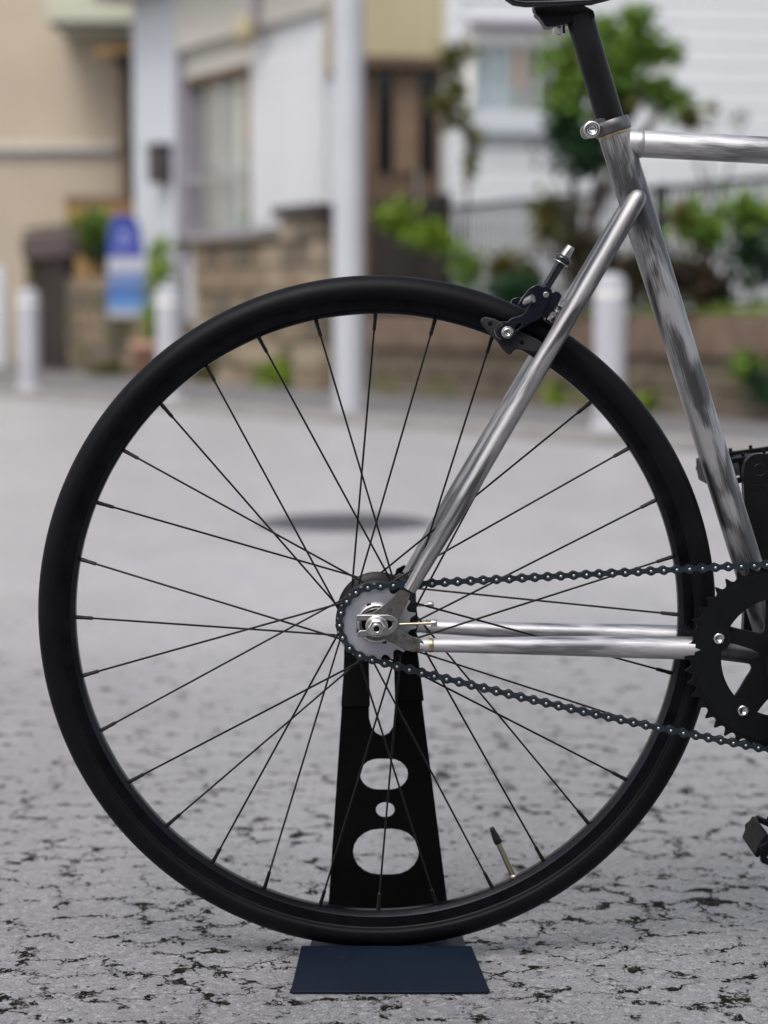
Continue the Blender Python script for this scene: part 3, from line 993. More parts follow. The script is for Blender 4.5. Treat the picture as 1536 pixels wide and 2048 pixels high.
def dark_gate():
    k0, k1 = WALL.hit(745, 500, .15)[0], WALL.hit(893, 500, .15)[0]
    z1 = WALL.hit(815, 402, .15)[1]
    e = empty('dark_gate', WALL.at((k0 + k1) / 2, ZW, .15), 'very dark brown slatted gate in front of the brown door', 'gate')
    slab('gate_backing', WALL, k0, k1, ZW + .01, z1 - .02, 0.17, 0.19, M['wood_dk'], e)
    n = 14
    w = (k1 - k0) / n
    for i in range(n):
        slab('gate_slat', WALL, k0 + i * w + .004, k0 + (i + 1) * w - .03, ZW + .01, z1 - .03, 0.14, 0.168, M['wood_dk'], e, bevel=0.004)
    slab('gate_rail', WALL, k0, k1, z1 - 0.029, z1 + .03, 0.13, 0.2, M['wood_dk'], e, bevel=0.006)
    slab('gate_post', WALL, k0 - 0.1, k0 - .002, 0.661, z1 + .06, 0.1, 0.2, M['wood'], e, bevel=0.008)
dark_gate()

def fence():
    k0, k1 = WALL.hit(903, 500, .15)[0], kF1
    z1 = WALL.hit(1230, 380, .15)[1]
    e = empty('metal_fence', WALL.at((k0 + k1) / 2, ZW, .15), 'grey metal fence of thin vertical bars on the retaining wall', 'fence')
    slab('top_rail', WALL, k0, k1, z1 - .035, z1, 0.13, 0.17, M['fence'], e)
    slab('bottom_rail', WALL, k0, k1, ZW + .06, ZW + .09, 0.13, 0.17, M['fence'], e)
    me = None
    k = k0
    i = 0
    while k < k1:
        c = WALL.at(k, (ZW + .09 + z1 - .035) / 2, 0.15)
        if me is None:
            o = MB().box((0, 0, 0), (0.006, 0.006, (z1 - ZW - .125) / 2), WALL.rz).build('fence_bar', M['fence'], e)
            me = o.data
            o.location = c - WL[e.name]
        else:
            o = bpy.data.objects.new('fence_bar', me)
            link(o, e, c)
        if i % 40 == 39:
            slab('fence_post', WALL, k - .03, k + .03, ZW + .001, z1 + .02, 0.175, 0.235, M['fence'], e)
        i += 1
        k += 0.065
fence()

# blue advertising board in front of the low wall
def sign():
    e = empty('advertising_board', G(250, 770), 'blue and white advertising board with rounded top beside the green bush', 'sign')
    Y = G(250, 762).y
    body = pp(smooth_loop([(216, 634), (216, 632), (214, 540), (217, 460), (222, 430), (262, 428), (278, 445), (288, 520), (292, 632), (292, 634)], 2), Y)
    m, nt, b = newmat('printed_blue_board')
    z0, z1 = P(250, 635, Y).z, P(250, 430, Y).z
    x0, x1 = P(214, 540, Y).x, P(291, 540, Y).x
    sx = nt.nodes.new('ShaderNodeSeparateXYZ'); nt.links.new(pos(nt), sx.inputs[0])
    v = nt.nodes.new('ShaderNodeMapRange'); nt.links.new(sx.outputs[2], v.inputs[0]); v.inputs[1].default_value = z0; v.inputs[2].default_value = z1
    h = nt.nodes.new('ShaderNodeMapRange'); nt.links.new(sx.outputs[0], h.inputs[0]); h.inputs[1].default_value = x0; h.inputs[2].default_value = x1
    base = ramp(nt, v.outputs[0], [(0.00, lin(176, 176, 184)), (0.05, lin(176, 176, 184)), (0.07, lin(103, 137, 184)), (0.20, lin(81, 124, 184)),
                                   (0.26, lin(47, 81, 154)), (0.36, lin(120, 141, 176)), (0.43, lin(77, 98, 163)), (0.45, lin(176, 176, 187)),
                                   (0.58, lin(176, 176, 187)), (0.60, lin(53, 67, 150)), (1.0, lin(44, 60, 141))])
    # pale rows of lettering, too blurred to read
    wv = math_(nt, 'GREATER_THAN', noise(nt, 1.0, 2, 0.5, mapping(nt, pos(nt), (16, 1, 26))), 0.55)
    box = math_(nt, 'MULTIPLY', math_(nt, 'COMPARE', h.outputs[0], 0.45, 0.22), math_(nt, 'COMPARE', v.outputs[0], 0.78, 0.13))
    nt.links.new(mixc(nt, math_(nt, 'MULTIPLY', math_(nt, 'MULTIPLY', wv, box), 0.55), base, lin(190, 195, 230)), b.inputs['Base Color'])
    setp(b, rough=0.4)
    MB().prism(body, Y, Y + 0.05).build('panel', m, e, bevel=0.008)
    for px in (228, 276):
        q = P(px, 632, Y + .025)
        MB().tube([Vector((q.x, q.y, 0.02)), Vector((q.x, q.y, q.z + .05))], 0.018, 10).build('leg', M['trim_dark'], e)
sign()

# potted and planted greenery (each its own plant)
Yb = 19.2
plant('green_bush', (P(200, 600, 20.6).x, 20.6, 0.0), [blob(195, 450, 42, 34, 20.6), blob(170, 480, 30, 26, 20.6), blob(225, 500, 34, 34, 20.6)], M['leaf'],
      'bright green bush growing behind the stone wall left of the blue sign', 'bush', seed=21, size=0.14, stem=0.03)
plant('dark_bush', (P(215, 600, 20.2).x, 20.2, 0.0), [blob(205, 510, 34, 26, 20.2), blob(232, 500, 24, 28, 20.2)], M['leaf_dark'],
      'dark bush at the left side of the blue sign', 'bush', seed=22, size=0.12, stem=0.03)
plant('tall_grass_plant', (P(322, 700, 17.6).x, 17.6, 0.0), [blob(322, 500, 16, 40, 17.6), blob(318, 560, 24, 50, 17.6), blob(310, 640, 22, 40, 17.6)], M['leaf_lime'],
      'tall yellow green plant standing behind the second bollard', 'plant', seed=23, size=0.16, stem=0.015)
fp = empty('flower_pot', G(296, 770), 'salmon coloured flower pot on the pavement beside the second bollard', 'flower pot')
q = G(296, 770)
MB().lathe((q.x, q.y, 0.05), (0, 0, 1), [(0.001, 0), (0.12, 0), (0.16, 0.30), (0.175, 0.30), (0.175, 0.36), (0.15, 0.36), (0.14, 0.3), (0.001, 0.29)], 24).build('pot', M['terracotta'], fp)
MB().lathe((q.x, q.y, 0.05), (0, 0, 1), [(0.001, 0.295), (0.139, 0.297)], 24).build('soil', M['soil'], fp)
def small_plant(px, base, spread, hgt, mat, label, seed, size=0.09):
    q = G(px, base)
    k = (q.y - CAM.y) / F_PX
    c = (q.x, q.y, hgt * k * 0.5 + .05)
    plant('roadside_plant', (q.x, q.y, .05), [(c, (spread * k * .6, spread * k * .5, hgt * k * .55)), ((c[0] - spread * k * .5, c[1], c[2] * .75), (spread * k * .4, spread * k * .4, hgt * k * .4)),
           ((c[0] + spread * k * .5, c[1], c[2] * .7), (spread * k * .4, spread * k * .4, hgt * k * .38))], mat, label, 'plant', 'plants at the foot of the walls', seed, size, 0.008)
small_plant(558, 788, 52, 70, M['leaf_lime'], 'lime green clump at the foot of the tan stone wall', 31)
small_plant(215, 762, 46, 28, M['leaf_olive'], 'low olive weeds under the blue sign', 32)
small_plant(415, 775, 36, 60, M['leaf_olive'], 'olive weeds at the foot of the stone wall beside the second bollard', 33)
small_plant(1130, 828, 40, 66, M['leaf_lime'], 'lime weeds at the wall foot seen through the wheel', 34)
small_plant(1312, 842, 42, 62, M['leaf_lime'], 'lime green weeds between the large bollard and the seat tube', 35)
small_plant(1480, 846, 52, 76, M['leaf_olive'], 'olive weeds below the wall plant at the right edge', 36)
def wall_plant(px, py, rx, ry, mat, label, seed, d=-0.15, size=0.08, name='wall_plant'):
    k, z = WALL.hit(px, py, d)
    q = WALL.at(k, z, d)
    s = (q.y - CAM.y) / F_PX
    plant(name, WALL.at(k, z - ry * s * .8, 0.05), [((q.x, q.y, q.z), (rx * s, rx * s * .7, ry * s)), ((q.x - rx * s * .4, q.y, q.z + ry * s * .35), (rx * s * .6, rx * s * .5, ry * s * .6)),
          ((q.x + rx * s * .45, q.y, q.z - ry * s * .3), (rx * s * .5, rx * s * .5, ry * s * .6))], mat, label, 'plant', None, seed, size, 0.01, 3)
wall_plant(1492, 728, 28, 34, M['leaf'], 'green tuft growing out of the retaining wall at the right edge', 41)
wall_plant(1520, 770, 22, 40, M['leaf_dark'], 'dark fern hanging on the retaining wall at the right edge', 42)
wall_plant(795, 440, 40, 42, M['leaf_lime'], 'lime leaved shrub in front of the dark gate top', 43, d=-0.1, name='gate_shrub')
wall_plant(868, 470, 44, 30, M['leaf_lime'], 'yellow green leafy branch across the right side of the dark gate', 44, d=-0.1, name='gate_shrub')
wall_plant(930, 530, 30, 50, M['leaf'], 'green climber at the left end of the metal fence', 45, d=0.0, name='fence_climber')
wall_plant(1030, 545, 55, 48, M['leaf_olive'], 'olive bush below the fence behind the brake', 46, d=0.05, name='fence_bush', size=0.09)
wall_plant(1040, 590, 70, 40, M['leaf_dark'], 'dark low bush on the wall behind the brake', 47, d=-0.02, name='fence_bush', size=0.09)
wall_plant(1115, 450, 54, 66, M['leaf_olive'], 'olive shrub behind the fence left of the seat stay', 48, d=0.2, name='fence_bush')
wall_plant(1400, 455, 55, 56, M['leaf'], 'green shrub over the fence right of the seat tube', 49, d=0.05, name='fence_shrub')
wall_plant(1372, 440, 26, 34, M['leaf_rust'], 'rust coloured leaves over the fence right of the seat tube', 50, d=-0.02, name='fence_shrub')
wall_plant(1500, 425, 62, 44, M['leaf'], 'green shrub draped over the fence at the right edge', 51, d=0.05, name='fence_shrub')
wall_plant(1510, 520, 50, 66, M['leaf_dark'], 'dark green shrub against the fence at the right edge', 52, d=0.1, name='fence_shrub')
wall_plant(1385, 560, 80, 62, M['leaf_brown'], 'dark brown twiggy bush at the foot of the fence', 53, d=0.0, name='fence_bush', size=0.08)
wall_plant(1180, 530, 70, 85, M['leaf_brown'], 'brown twiggy bush behind the large bollard', 54, d=0.0, name='fence_bush', size=0.08)
wall_plant(1280, 555, 56, 66, M['leaf_brown'], 'brown undergrowth between the large bollard and the seat tube', 55, d=0.02, name='fence_bush', size=0.08)

# strip of grass on top of the wall
def wall_grass():
    rng = random.Random(5)
    mb = MB()
    k = WALL.hit(905, 600)[0]
    while k < kF1:
        for _ in range(10):
            p = WALL.at(k + rng.uniform(0, .05), ZW, rng.uniform(0.0, 0.12))
            h = rng.uniform(0.04, 0.12); w = 0.006
            t = Vector((rng.uniform(-.04, .04), rng.uniform(-.05, .03), h))
            mb.add([p + WALL.u * w, p - WALL.u * w, p + t], [[0, 1, 2]])
        k += 0.03
    o = mb.build('grass_strip', M['leaf_lime'])
    tag(o, 'strip of bright green grass along the retaining wall top', 'grass', kind='stuff')
wall_grass()

# trees
def tree(base, trunkpts, blobs, label, mats, seed, size=0.1, dens=6000, stem=0.05):
    rng = random.Random(seed)
    e = empty('garden_tree', base, label, 'tree')
    for j, mt in enumerate(mats):
        mb = MB()
        for (c, r, mi) in blobs:
            if mi != j: continue
            vol = (r[0] * r[1] * r[2]) ** (1 / 3)
            leaves(mb, c, r, max(30, int(dens * vol * vol / (size * size) * 0.012)), size, rng)
        if mb.v:
            mb.build('crown', mt, e)
    st = MB()
    for path in trunkpts:
        n = len(path)
        st.tube(path, [stem * (1 - 0.75 * i / (n - 1)) for i in range(n)], 8)
    st.build('trunk', M['bark'], e)
YT = 12.6
def tb(px, py, rx, ry, mi, y=YT):
    c, r = blob(px, py, rx, ry, y)
    return (c, r, mi)
b0 = P(1165, 800, YT); b0.z = 0.4
tree(b0, [[b0, P(1158, 560, YT), P(1150, 450, YT), P(1145, 360, YT), P(1150, 240, YT), P(1190, 140, YT)],
          [P(1158, 560, YT), P(1185, 430, YT), P(1200, 340, YT), P(1270, 220, YT), P(1300, 120, YT)],
          [P(1185, 430, YT), P(1240, 330, YT), P(1330, 210, YT), P(1380, 190, YT)]],
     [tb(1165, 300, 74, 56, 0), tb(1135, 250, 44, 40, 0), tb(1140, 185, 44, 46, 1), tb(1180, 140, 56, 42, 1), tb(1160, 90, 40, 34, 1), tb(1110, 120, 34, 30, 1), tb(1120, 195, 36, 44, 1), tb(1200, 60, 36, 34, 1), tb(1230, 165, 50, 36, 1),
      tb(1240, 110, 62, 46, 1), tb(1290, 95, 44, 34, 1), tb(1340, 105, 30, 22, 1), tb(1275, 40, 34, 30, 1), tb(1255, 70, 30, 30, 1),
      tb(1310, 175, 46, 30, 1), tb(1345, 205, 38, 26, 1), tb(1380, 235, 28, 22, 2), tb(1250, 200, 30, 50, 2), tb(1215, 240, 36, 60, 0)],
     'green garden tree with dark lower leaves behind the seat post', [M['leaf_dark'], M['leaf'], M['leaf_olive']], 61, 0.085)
YV = 14.2
b1 = P(925, 600, YV); b1.z = 0.5
tree(b1, [[b1, P(925, 480, YV), P(940, 330, YV), P(925, 220, YV), P(905, 120, YV)]],
     [tb(905, 110, 26, 24, 0, YV), tb(935, 100, 18, 18, 0, YV), tb(885, 205, 30, 18, 0, YV), tb(915, 175, 20, 20, 0, YV), tb(948, 275, 16, 28, 0, YV), tb(905, 145, 16, 40, 0, YV), tb(930, 235, 16, 34, 0, YV), tb(900, 240, 18, 22, 0, YV), tb(940, 330, 12, 34, 0, YV)],
     'thin olive leaved sapling in front of the brown door frame', [M['leaf_olive']], 62, 0.08, stem=0.02)
b2 = P(1420, 600, 12.4); b2.z = 0.4
tree(b2, [[b2, P(1425, 450, 12.4), P(1420, 330, 12.4), P(1430, 200, 12.4)], [P(1425, 450, 12.4), P(1460, 330, 12.4), P(1490, 220, 12.4)], [P(1420, 400, 12.4), P(1385, 300, 12.4), P(1372, 230, 12.4)]],
     [tb(1425, 215, 18, 16, 0, 12.4), tb(1480, 235, 20, 14, 0, 12.4), tb(1270, 380, 26, 40, 0, 12.4)],
     'bare twiggy sapling with few olive leaves right of the green tree', [M['leaf_olive']], 63, 0.05, dens=800, stem=0.014)

# ------------------------------------------------------------------ unseen dark house, added behind the camera to darken reflections
def added_house():
    pl = Plane(Vector((-12, -11, 0)), Vector((12, -11, 0)))
    pl.n = Vector((0, -1, 0))
    e = empty('added_dark_house', (0, -11, 0), 'unseen dark timber clad house added behind the camera to darken reflections', 'house')
    slab('wall', pl, 0, 24, 0, 5.6, 0.02, 5, M['wood_dk'], e)
    for i in range(28):
        slab('added_cladding_board', pl, 0, 24, i * 0.2, i * 0.2 + 0.192, 0.0, 0.019, M['wood_dk'], e)
    for k in (3.0, 8.2, 14.6, 19.4):
        w = slab('window', pl, k, k + 1.7, 1.0, 2.3, -0.03, -0.001, M['mauve'], e)
        slab('pane', pl, k + .08, k + 1.62, 1.08, 2.22, -0.036, -0.031, M['dglass'], w)
    slab('roof', pl, -0.4, 24.4, 5.601, 5.85, -0.8, 5.4, M['purple'], e)
added_house()

# ------------------------------------------------------------------ bicycle stand
def stand():
    e = empty('bicycle_stand', (0, 0, 0), 'black steel hub stand with oval cut-outs holding the rear wheel', 'bicycle stand')
    Y = 0.082
    outer = [(655, 1838), (683, 1420), (690, 1300), (695, 1216), (706, 1196), (722, 1192), (735, 1202), (738, 1212), (740, 1222), (750, 1229), (762, 1229),
             (778, 1222), (785, 1208), (786, 1160), (793, 1138), (808, 1130), (822, 1136), (830, 1154), (832, 1300), (846, 1420), (899, 1838)]
    slot = [(738, 1310), (790, 1310), (791, 1430), (787, 1452), (778, 1466), (765, 1472), (752, 1466), (743, 1454), (738, 1436)]
    holes = [pp(slot, Y), pp(stadium(768, 1548, 48, 31), Y), pp(stadium(770.5, 1619, 19, 15), Y), pp(stadium(772, 1703, 66, 46), Y)]
    MB().prism(pp(outer, Y), Y - 0.0015, Y + 0.0015, holes).build('upright_plate', M['stand'], e, bevel=0.0004)
    for pts in ([(682, 1414), (687, 1345), (690, 1240), (733, 1240), (737, 1310), (740, 1414)],
                [(790, 1404), (788, 1330), (785, 1150), (831, 1150), (835, 1300), (848, 1402)]):
        MB().prism(pp(pts, Y - .004), Y - 0.0045, Y + 0.0045).build('rubber_sleeve', M['sleeve'], e, bevel=0.0015)
    # bent foot: front lip, slope, ridge, floor, rear angle
    def xw(px0, px1, py, Y_):
        return P(px0, py, Y_).x, P(px1, py, Y_).x
    yf = G(780, 1983, 0.003).y
    prof = [(yf, 0.0034), (yf + 0.004, 0.0036), (yf + 0.010, 0.0048), (-0.0215, 0.0178), (-0.0190, 0.0182), (-0.0165, 0.0172), (-0.0120, 0.0090), (-0.0060, 0.0066), (0.03, 0.0066), (0.082, 0.0066)]
    xa = [(578, 981), (580, 979), (584, 976), (602, 944), (603, 943), (606, 941), (612, 938), (614, 936), (622, 929), (634, 920)]
    verts = []
    t = 0.0030
    n = len(prof)
    for (y, z), (a, b) in zip(prof, xa):
        pya = 1024 - F_PX * ((z - CAM.z) / (y - CAM.y) + math.tan(PITCH))
        x0, x1 = P(a, pya, y).x, P(b, pya, y).x
        row = [x0, x0 + .002] + [x0 + (x1 - x0) * i / 6 for i in range(1, 6)] + [x1 - .002, x1]
        for x in row: verts.append((x, y, z))
    w = 9
    m = len(verts)
    verts = verts + [(v[0], v[1], v[2] - t) for v in verts]
    # round the two front corners
    for base in (0, m):
        for idx, dx in ((0, 0.004), (8, -0.004)):
            v = verts[base + idx]; verts[base + idx] = (v[0] + dx, v[1] + 0.0015, v[2])
    faces = []
    for i in range(n - 1):
        for k in range(w - 1):
            a, b, c, d = i * w + k, i * w + k + 1, (i + 1) * w + k + 1, (i + 1) * w + k
            faces += [[a, b, c, d], [a + m, d + m, c + m, b + m]]
        for k in (0, w - 1):
            a, d = i * w + k, (i + 1) * w + k
            faces.append([a, d, d + m, a + m])
    for i in (0, n - 1):
        for k in range(w - 1):
            a, b = i * w + k, i * w + k + 1
            faces.append([a, b, b + m, a + m])
    mb = MB(); mb.add(verts, faces)
    mb.build('base_plate', M['base'], e, bevel=0.0011, angle=55)
    # rear legs of the foot that carry the upright
    xL, xR = P(640, 1840, Y).x, P(912, 1840, Y).x
    mb = MB()
    mb.box(((xL + xR) / 2, 0.135, 0.0026), ((xR - xL) / 2, 0.05, 0.0015))
    mb.build('rear_foot', M['base'], e, bevel=0.0006)
stand()

# ------------------------------------------------------------------ bicycle
BIKE = empty('bicycle', (0, 0, 0), 'single speed bicycle with raw steel frame and black rear wheel on a stand', 'bicycle')
AX = Vector((0, 0, ZC))
YA = Vector((0, 1, 0))

def mirror(p):
    return Vector((p[0], -p[1], p[2]))

# --- rear wheel
def rear_wheel():
    rp = [(0.3200, -0.0100), (0.3195, -0.0107), (0.3088, -0.0107), (0.3084, -0.0106), (0.3045, -0.0062), (0.3040, -0.0054), (0.3036, -0.003),
          (0.3036, 0.003), (0.3040, 0.0054), (0.3045, 0.0062), (0.3084, 0.0106), (0.3088, 0.0107), (0.3195, 0.0107), (0.3200, 0.0100), (0.3160, 0.0080), (0.3160, -0.0080)]
    rmb = MB().lathe(AX, YA, rp, 256, closed=True)
    for i_ in range(len(rmb.m)):
        if i_ // 256 in (3, 4, 9, 10): rmb.m[i_] = 1      # polished bevel along the inner edge
    rim = rmb.build('rear_wheel_rim', [M['rim'], M['rim_bevel']], BIKE, origin=AX)
    rim.data.set_sharp_from_angle(angle=R(30))
    tp = []
    for i in range(29):
        a = R(-128 + 256 * i / 28)
        tp.append((0.3275 + 0.0145 * math.cos(a), 0.0145 * math.sin(a)))
    # small moulded rib where the sidewall meets the rim
    tp = [(0.3165, -0.0095), (0.3197, -0.0112), (0.3206, -0.0120), (0.3212, -0.0118)] + [p for p in tp if p[0] > 0.3216] + [(0.3212, 0.0118), (0.3206, 0.0120), (0.3197, 0.0112), (0.3165, 0.0095)]
    MB().lathe(AX, YA, tp, 256, closed=True).build('tyre', M['rubber'], rim, origin=AX)
    # moulding whiskers and wear marks stay in the rubber material
    # hub: axle, shell, two high flanges
    hp = [(0.0001, -0.05), (0.011, -0.05), (0.011, -0.036), (0.0405, -0.0355), (0.0410, -0.034), (0.0410, -0.0325), (0.0405, -0.031), (0.030, -0.0300), (0.017, -0.026), (0.0145, -0.018),
          (0.0145, 0.018), (0.017, 0.026), (0.030, 0.030), (0.0405, 0.031), (0.0410, 0.0325), (0.0410, 0.034), (0.0405, 0.0355), (0.011, 0.036), (0.011, 0.058), (0.0001, 0.058)]
    hub = MB().lathe(AX, YA, hp, 64).build('hub', M['ring'], rim, origin=AX)
    # spokes: 32, two-cross, both flanges
    rh, rn = 0.0360, 0.3036
    ang0 = R(90.25)
    L = None
    sp_me = nip_me = None
    for k in range(32):
        a = ang0 + k * 2 * PI / 32
        s = 1 if ((k + 1) // 2) % 2 == 0 else -1
        near = (k % 2 == 1)
        yf = (-0.0335 if near else 0.0335) + (0.0022 if (k // 4) % 2 else -0.0022)
        yn = -0.0016 if near else 0.0016
        ha = a + s * R(45)
        p0 = AX + Vector((rh * math.cos(ha), yf, rh * math.sin(ha)))
        p1 = AX + Vector((rn * math.cos(a), yn, rn * math.sin(a)))
        d = (p1 - p0)
        q = d.to_track_quat('Z', 'Y')
        if sp_me is None:
            L = d.length
            mb = MB(); mb.tube([(0, 0, -0.001), (0, 0, L - 0.004)], 0.00105, 8)
            # elbow head at the flange
            mb.lathe((0, 0, -0.001), (0, 0, 1), [(0.0001, -0.0015), (0.0017, -0.001), (0.0017, 0.0008), (0.00105, 0.002)], 8)
            sp_me = mb.data('spoke', M['spoke'], (0, 0, 0))
            mb = MB(); mb.lathe((0, 0, 0), (0, 0, 1), [(0.0001, L - 0.0165), (0.0014, L - 0.0165), (0.0019, L - 0.0158), (0.0019, L - 0.006), (0.0021, L - 0.004), (0.0021, L + 0.001)], 8, smooth=False)
            nip_me = mb.data('nipple', M['spoke'], (0, 0, 0))
        for nm, me in (('spoke', sp_me), ('spoke_nipple', nip_me)):
            o = bpy.data.objects.new(nm, me)
            link(o, rim, p0)
            o.rotation_mode = 'QUATERNION'
            o.rotation_quaternion = q
    # valve
    va = math.atan2(-(1752 - 1222), 1029 - 754)
    v0 = AX + Vector((math.cos(va), 0, math.sin(va))) * 0.3045
    dv = (P(983, 1655, 0) - v0)
    dv = Vector((dv.x, 0, dv.z)).normalized()
    lv = (P(983, 1655, 0) - v0).length
    mb = MB()
    prof = [(0.0001, -0.002), (0.0042, -0.002), (0.0042, 0.003), (0.0031, 0.0035)]
    z = 0.0035
    while z < lv - 0.017:
        prof += [(0.0031, z), (0.0026, z + 0.0005)]; z += 0.001
    prof += [(0.0026, lv - 0.016)]
    mb.lathe(v0, dv, prof, 16)
    mb.build('valve_stem', M['goldbolt'], rim)
    MB().lathe(v0, dv, [(0.0001, lv - 0.018), (0.0038, lv - 0.018), (0.0042, lv - 0.015), (0.0038, lv - 0.009), (0.0030, lv - 0.006), (0.0027, lv - 0.002), (0.0022, lv), (0.0001, lv)], 16).build('valve_cap', M['plastic'], rim)
    return rim
RIM = rear_wheel()

# --- sprocket
YCH = -0.0445
def sprocket_outline(cx, cz, T, phase, tip, n=8, rr=0.0040):
    rp = 0.0127 / (2 * math.sin(PI / T))
    out = []
    for i in range(T):
        a0 = phase + i * 2 * PI / T
        # roller seat
        for j in range(7):
            b = -1.15 + 2.3 * j / 6
            r_ = rp - rr * math.cos(b)
            da = rr * math.sin(b) / rp
            out.append((cx + r_ * math.cos(a0 + da), cz + r_ * math.sin(a0 + da)))
        for fr, tr in ((0.40, rp + tip * 0.55), (0.46, rp + tip), (0.54, rp + tip), (0.60, rp + tip * 0.55)):
            a = a0 + fr * 2 * PI / T
            out.append((cx + tr * math.cos(a), cz + tr * math.sin(a)))
    return out, rp

def circle(cx, cz, r, n=48, a0=0):
    return [(cx + r * math.cos(a0 + 2 * PI * i / n), cz + r * math.sin(a0 + 2 * PI * i / n)) for i in range(n)]

TC = 18
PHC = R(183.5)
outl, RC = sprocket_outline(0, ZC, TC, PHC, 0.0030)
cog = MB().prism(outl, YCH - 0.0011, YCH + 0.0011, [circle(0, ZC, 0.0165)]).build('rear_cog', M['cog'], BIKE, bevel=0.0003)
MB().lathe(AX, YA, [(0.0165, YCH - 0.0012), (0.0205, YCH - 0.0012), (0.0205, YCH - 0.0030), (0.0190, YCH - 0.0060), (0.0150, YCH - 0.0062), (0.0150, YCH + .002)], 48).build('lockring', M['satin'], cog)
for i in range(4):
    a = i * PI / 2 + .4
    MB().box((0.0195 * math.cos(a), YCH - 0.0045, ZC + 0.0195 * math.sin(a)), (0.002, 0.0012, 0.002)).build('lockring_notch', M['plastic'], cog)

# --- axle, nuts, washers
def axle_end(sgn):
    yo = 0.066
    mb = MB().lathe(AX, YA * sgn, [(0.0030, 0.02), (0.0030, 0.0828), (0.0034, 0.0834), (0.0046, 0.0834), (0.0050, 0.0828), (0.0050, 0.02)], 32)
    o = mb.build('axle_end', M['chrome'], BIKE)
    MB().lathe(AX, YA * sgn, [(0.0001, 0.0795), (0.00305, 0.0795)], 24).build('axle_bore', M['plastic'], o)
    n = MB().lathe(AX, YA * sgn, [(0.0052, yo), (0.0108, yo), (0.0110, yo + .0008), (0.0110, yo + .0024), (0.0102, yo + 0.0032), (0.0052, yo + .0033)], 40).build('washer', M['satin'], o)
    MB().lathe(AX, YA * sgn, [(0.0052, yo + .0034), (0.0090, yo + .0034), (0.0090, yo + .0105), (0.0076, yo + .0120), (0.0052, yo + .0122)], 6, smooth=False, flat=0.3).build('axle_nut', M['chrome'], o, bevel=0.0007)
axle_end(-1); axle_end(1)

# --- dropouts (track ends)
def dropout(sgn):
    Y = -0.063
    z = [(515, 700), (650, 686), (740, 660), (820, 615), (920, 540), (1030, 450), (1085, 375), (1120, 350), (1200, 362), (1262, 408), (1215, 540), (1160, 640), (1112, 740), (1100, 800), (1105, 860), (1150, 920),
         (1230, 975), (1300, 1008), (1390, 1026), (1440, 1062), (1452, 1110), (1440, 1165), (1400, 1198), (1300, 1206), (1180, 1180), (1060, 1110), (930, 1045), (850, 1012), (700, 1000), (528, 996), (526, 918), (700, 912), (880, 910),
         (960, 895), (1010, 860), (1022, 820), (1010, 780), (960, 768), (880, 768), (700, 770), (518, 772)]
    pts = pp(zoompts(z, 640, 1130, 6.982), Y)
    o = MB().prism(pts, Y - 0.0028, Y + 0.0028).build('dropout', M['dropout'], BIKE, bevel=0.0010)
    # raised face around the axle slot
    j = [(512, 696), (930, 694), (1000, 706), (1062, 745), (1090, 800), (1080, 870), (1030, 935), (960, 978), (930, 986), (522, 998), (522, 944), (560, 914), (900, 908), (955, 893), (1003, 858), (1014, 820), (1003, 785), (955, 772), (900, 770), (545, 772), (514, 760)]
    MB().prism(pp(zoompts(j, 640, 1130, 6.982), Y - .003), Y - 0.0036, Y - 0.0015).build('slot_face', M['satin'], o, bevel=0.0005)
    # chain tensioner screw
    a = P(798, 1249, Y); b = P(874, 1246, Y)
    MB().tube([a, b], 0.0016, 12).build('tension_screw', M['goldbolt'], o)
    d = (b - a).normalized()
    MB().lathe(b - d * 0.006, d, [(0.0016, 0), (0.0034, 0), (0.0036, 0.0005), (0.0036, 0.0055), (0.0033, 0.006), (0.0018, 0.006), (0.0018, 0.003), (0.0001, 0.003)], 20).build('screw_head', M['satin'], o)
    if sgn > 0:
        for ob in [o] + list(o.children):
            me = ob.data
            for v in me.vertices: v.co.y = -v.co.y
            me.flip_normals()
            ob.location.y = -ob.location.y
    return o
dropout(-1); dropout(1)

# --- frame tubes
SS0, SS1 = P(819, 1181, -0.0605), P(1273, 400, -0.0235)
CS0, CS1 = P(838, 1290, -0.0600), P(1440, 1297, -0.0350)
BBC = P(1563, 1315, -0.047); BB = Vector((BBC.x, 0, BBC.z))
def stays():
    for sgn in (1, -1):
        f = (lambda p: p) if sgn == 1 else mirror
        pts, rad = [], []
        for i in range(15):
            t = i / 14
            p = SS0.lerp(SS1, t)
            rad.append(0.0063 + 0.0029 * min(1, t / 0.22) if t < .9 else 0.0092)
            pts.append(f(p))
        # bevelled cap at the seat cluster
        d = (pts[-1] - pts[-2]).normalized()
        for q, rr in ((0.003, 0.0086), (0.006, 0.0076), (0.0085, 0.0055), (0.0100, 0.0025)):
            pts.append(pts[14] + d * q); rad.append(rr)
        MB().tube(pts, rad, 28).build('seat_stay', M['tube_bright'], BIKE)
        pts, rad = [], []
        for i in range(15):
            t = i / 14
            p = CS0.lerp(CS1, t) + Vector((0, 0.004 * math.sin(t * PI), 0))
            pts.append(f(p)); rad.append(0.0066 + 0.0048 * min(1, t / 0.75))
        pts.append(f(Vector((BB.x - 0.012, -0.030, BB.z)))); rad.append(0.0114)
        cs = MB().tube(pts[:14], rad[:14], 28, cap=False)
        cs.tube(pts[13:], rad[13:], 28, mi=1)          # chainring's shade put into a darker steel next to the bottom bracket
        cs.build('chain_stay', [M['tube_top'], M['raw']], BIKE)  # 'raw' is steel darkened to stand in for the chainring's shade
        # brass fillets at both stay ends
        br = MB()
        d = (f(CS1) - f(CS0)).normalized()
        c = f(CS0) + d * 0.012
        br.lathe(c, d, [(0.0066, -0.0030), (0.0072, -0.0025), (0.00725, 0.000), (0.0069, 0.0020)], 24)
        br.build('brazed_joint', M['brass'], BIKE)
stays()
ST_TOP, ST_BOT = P(1220.5, 243, 0), None
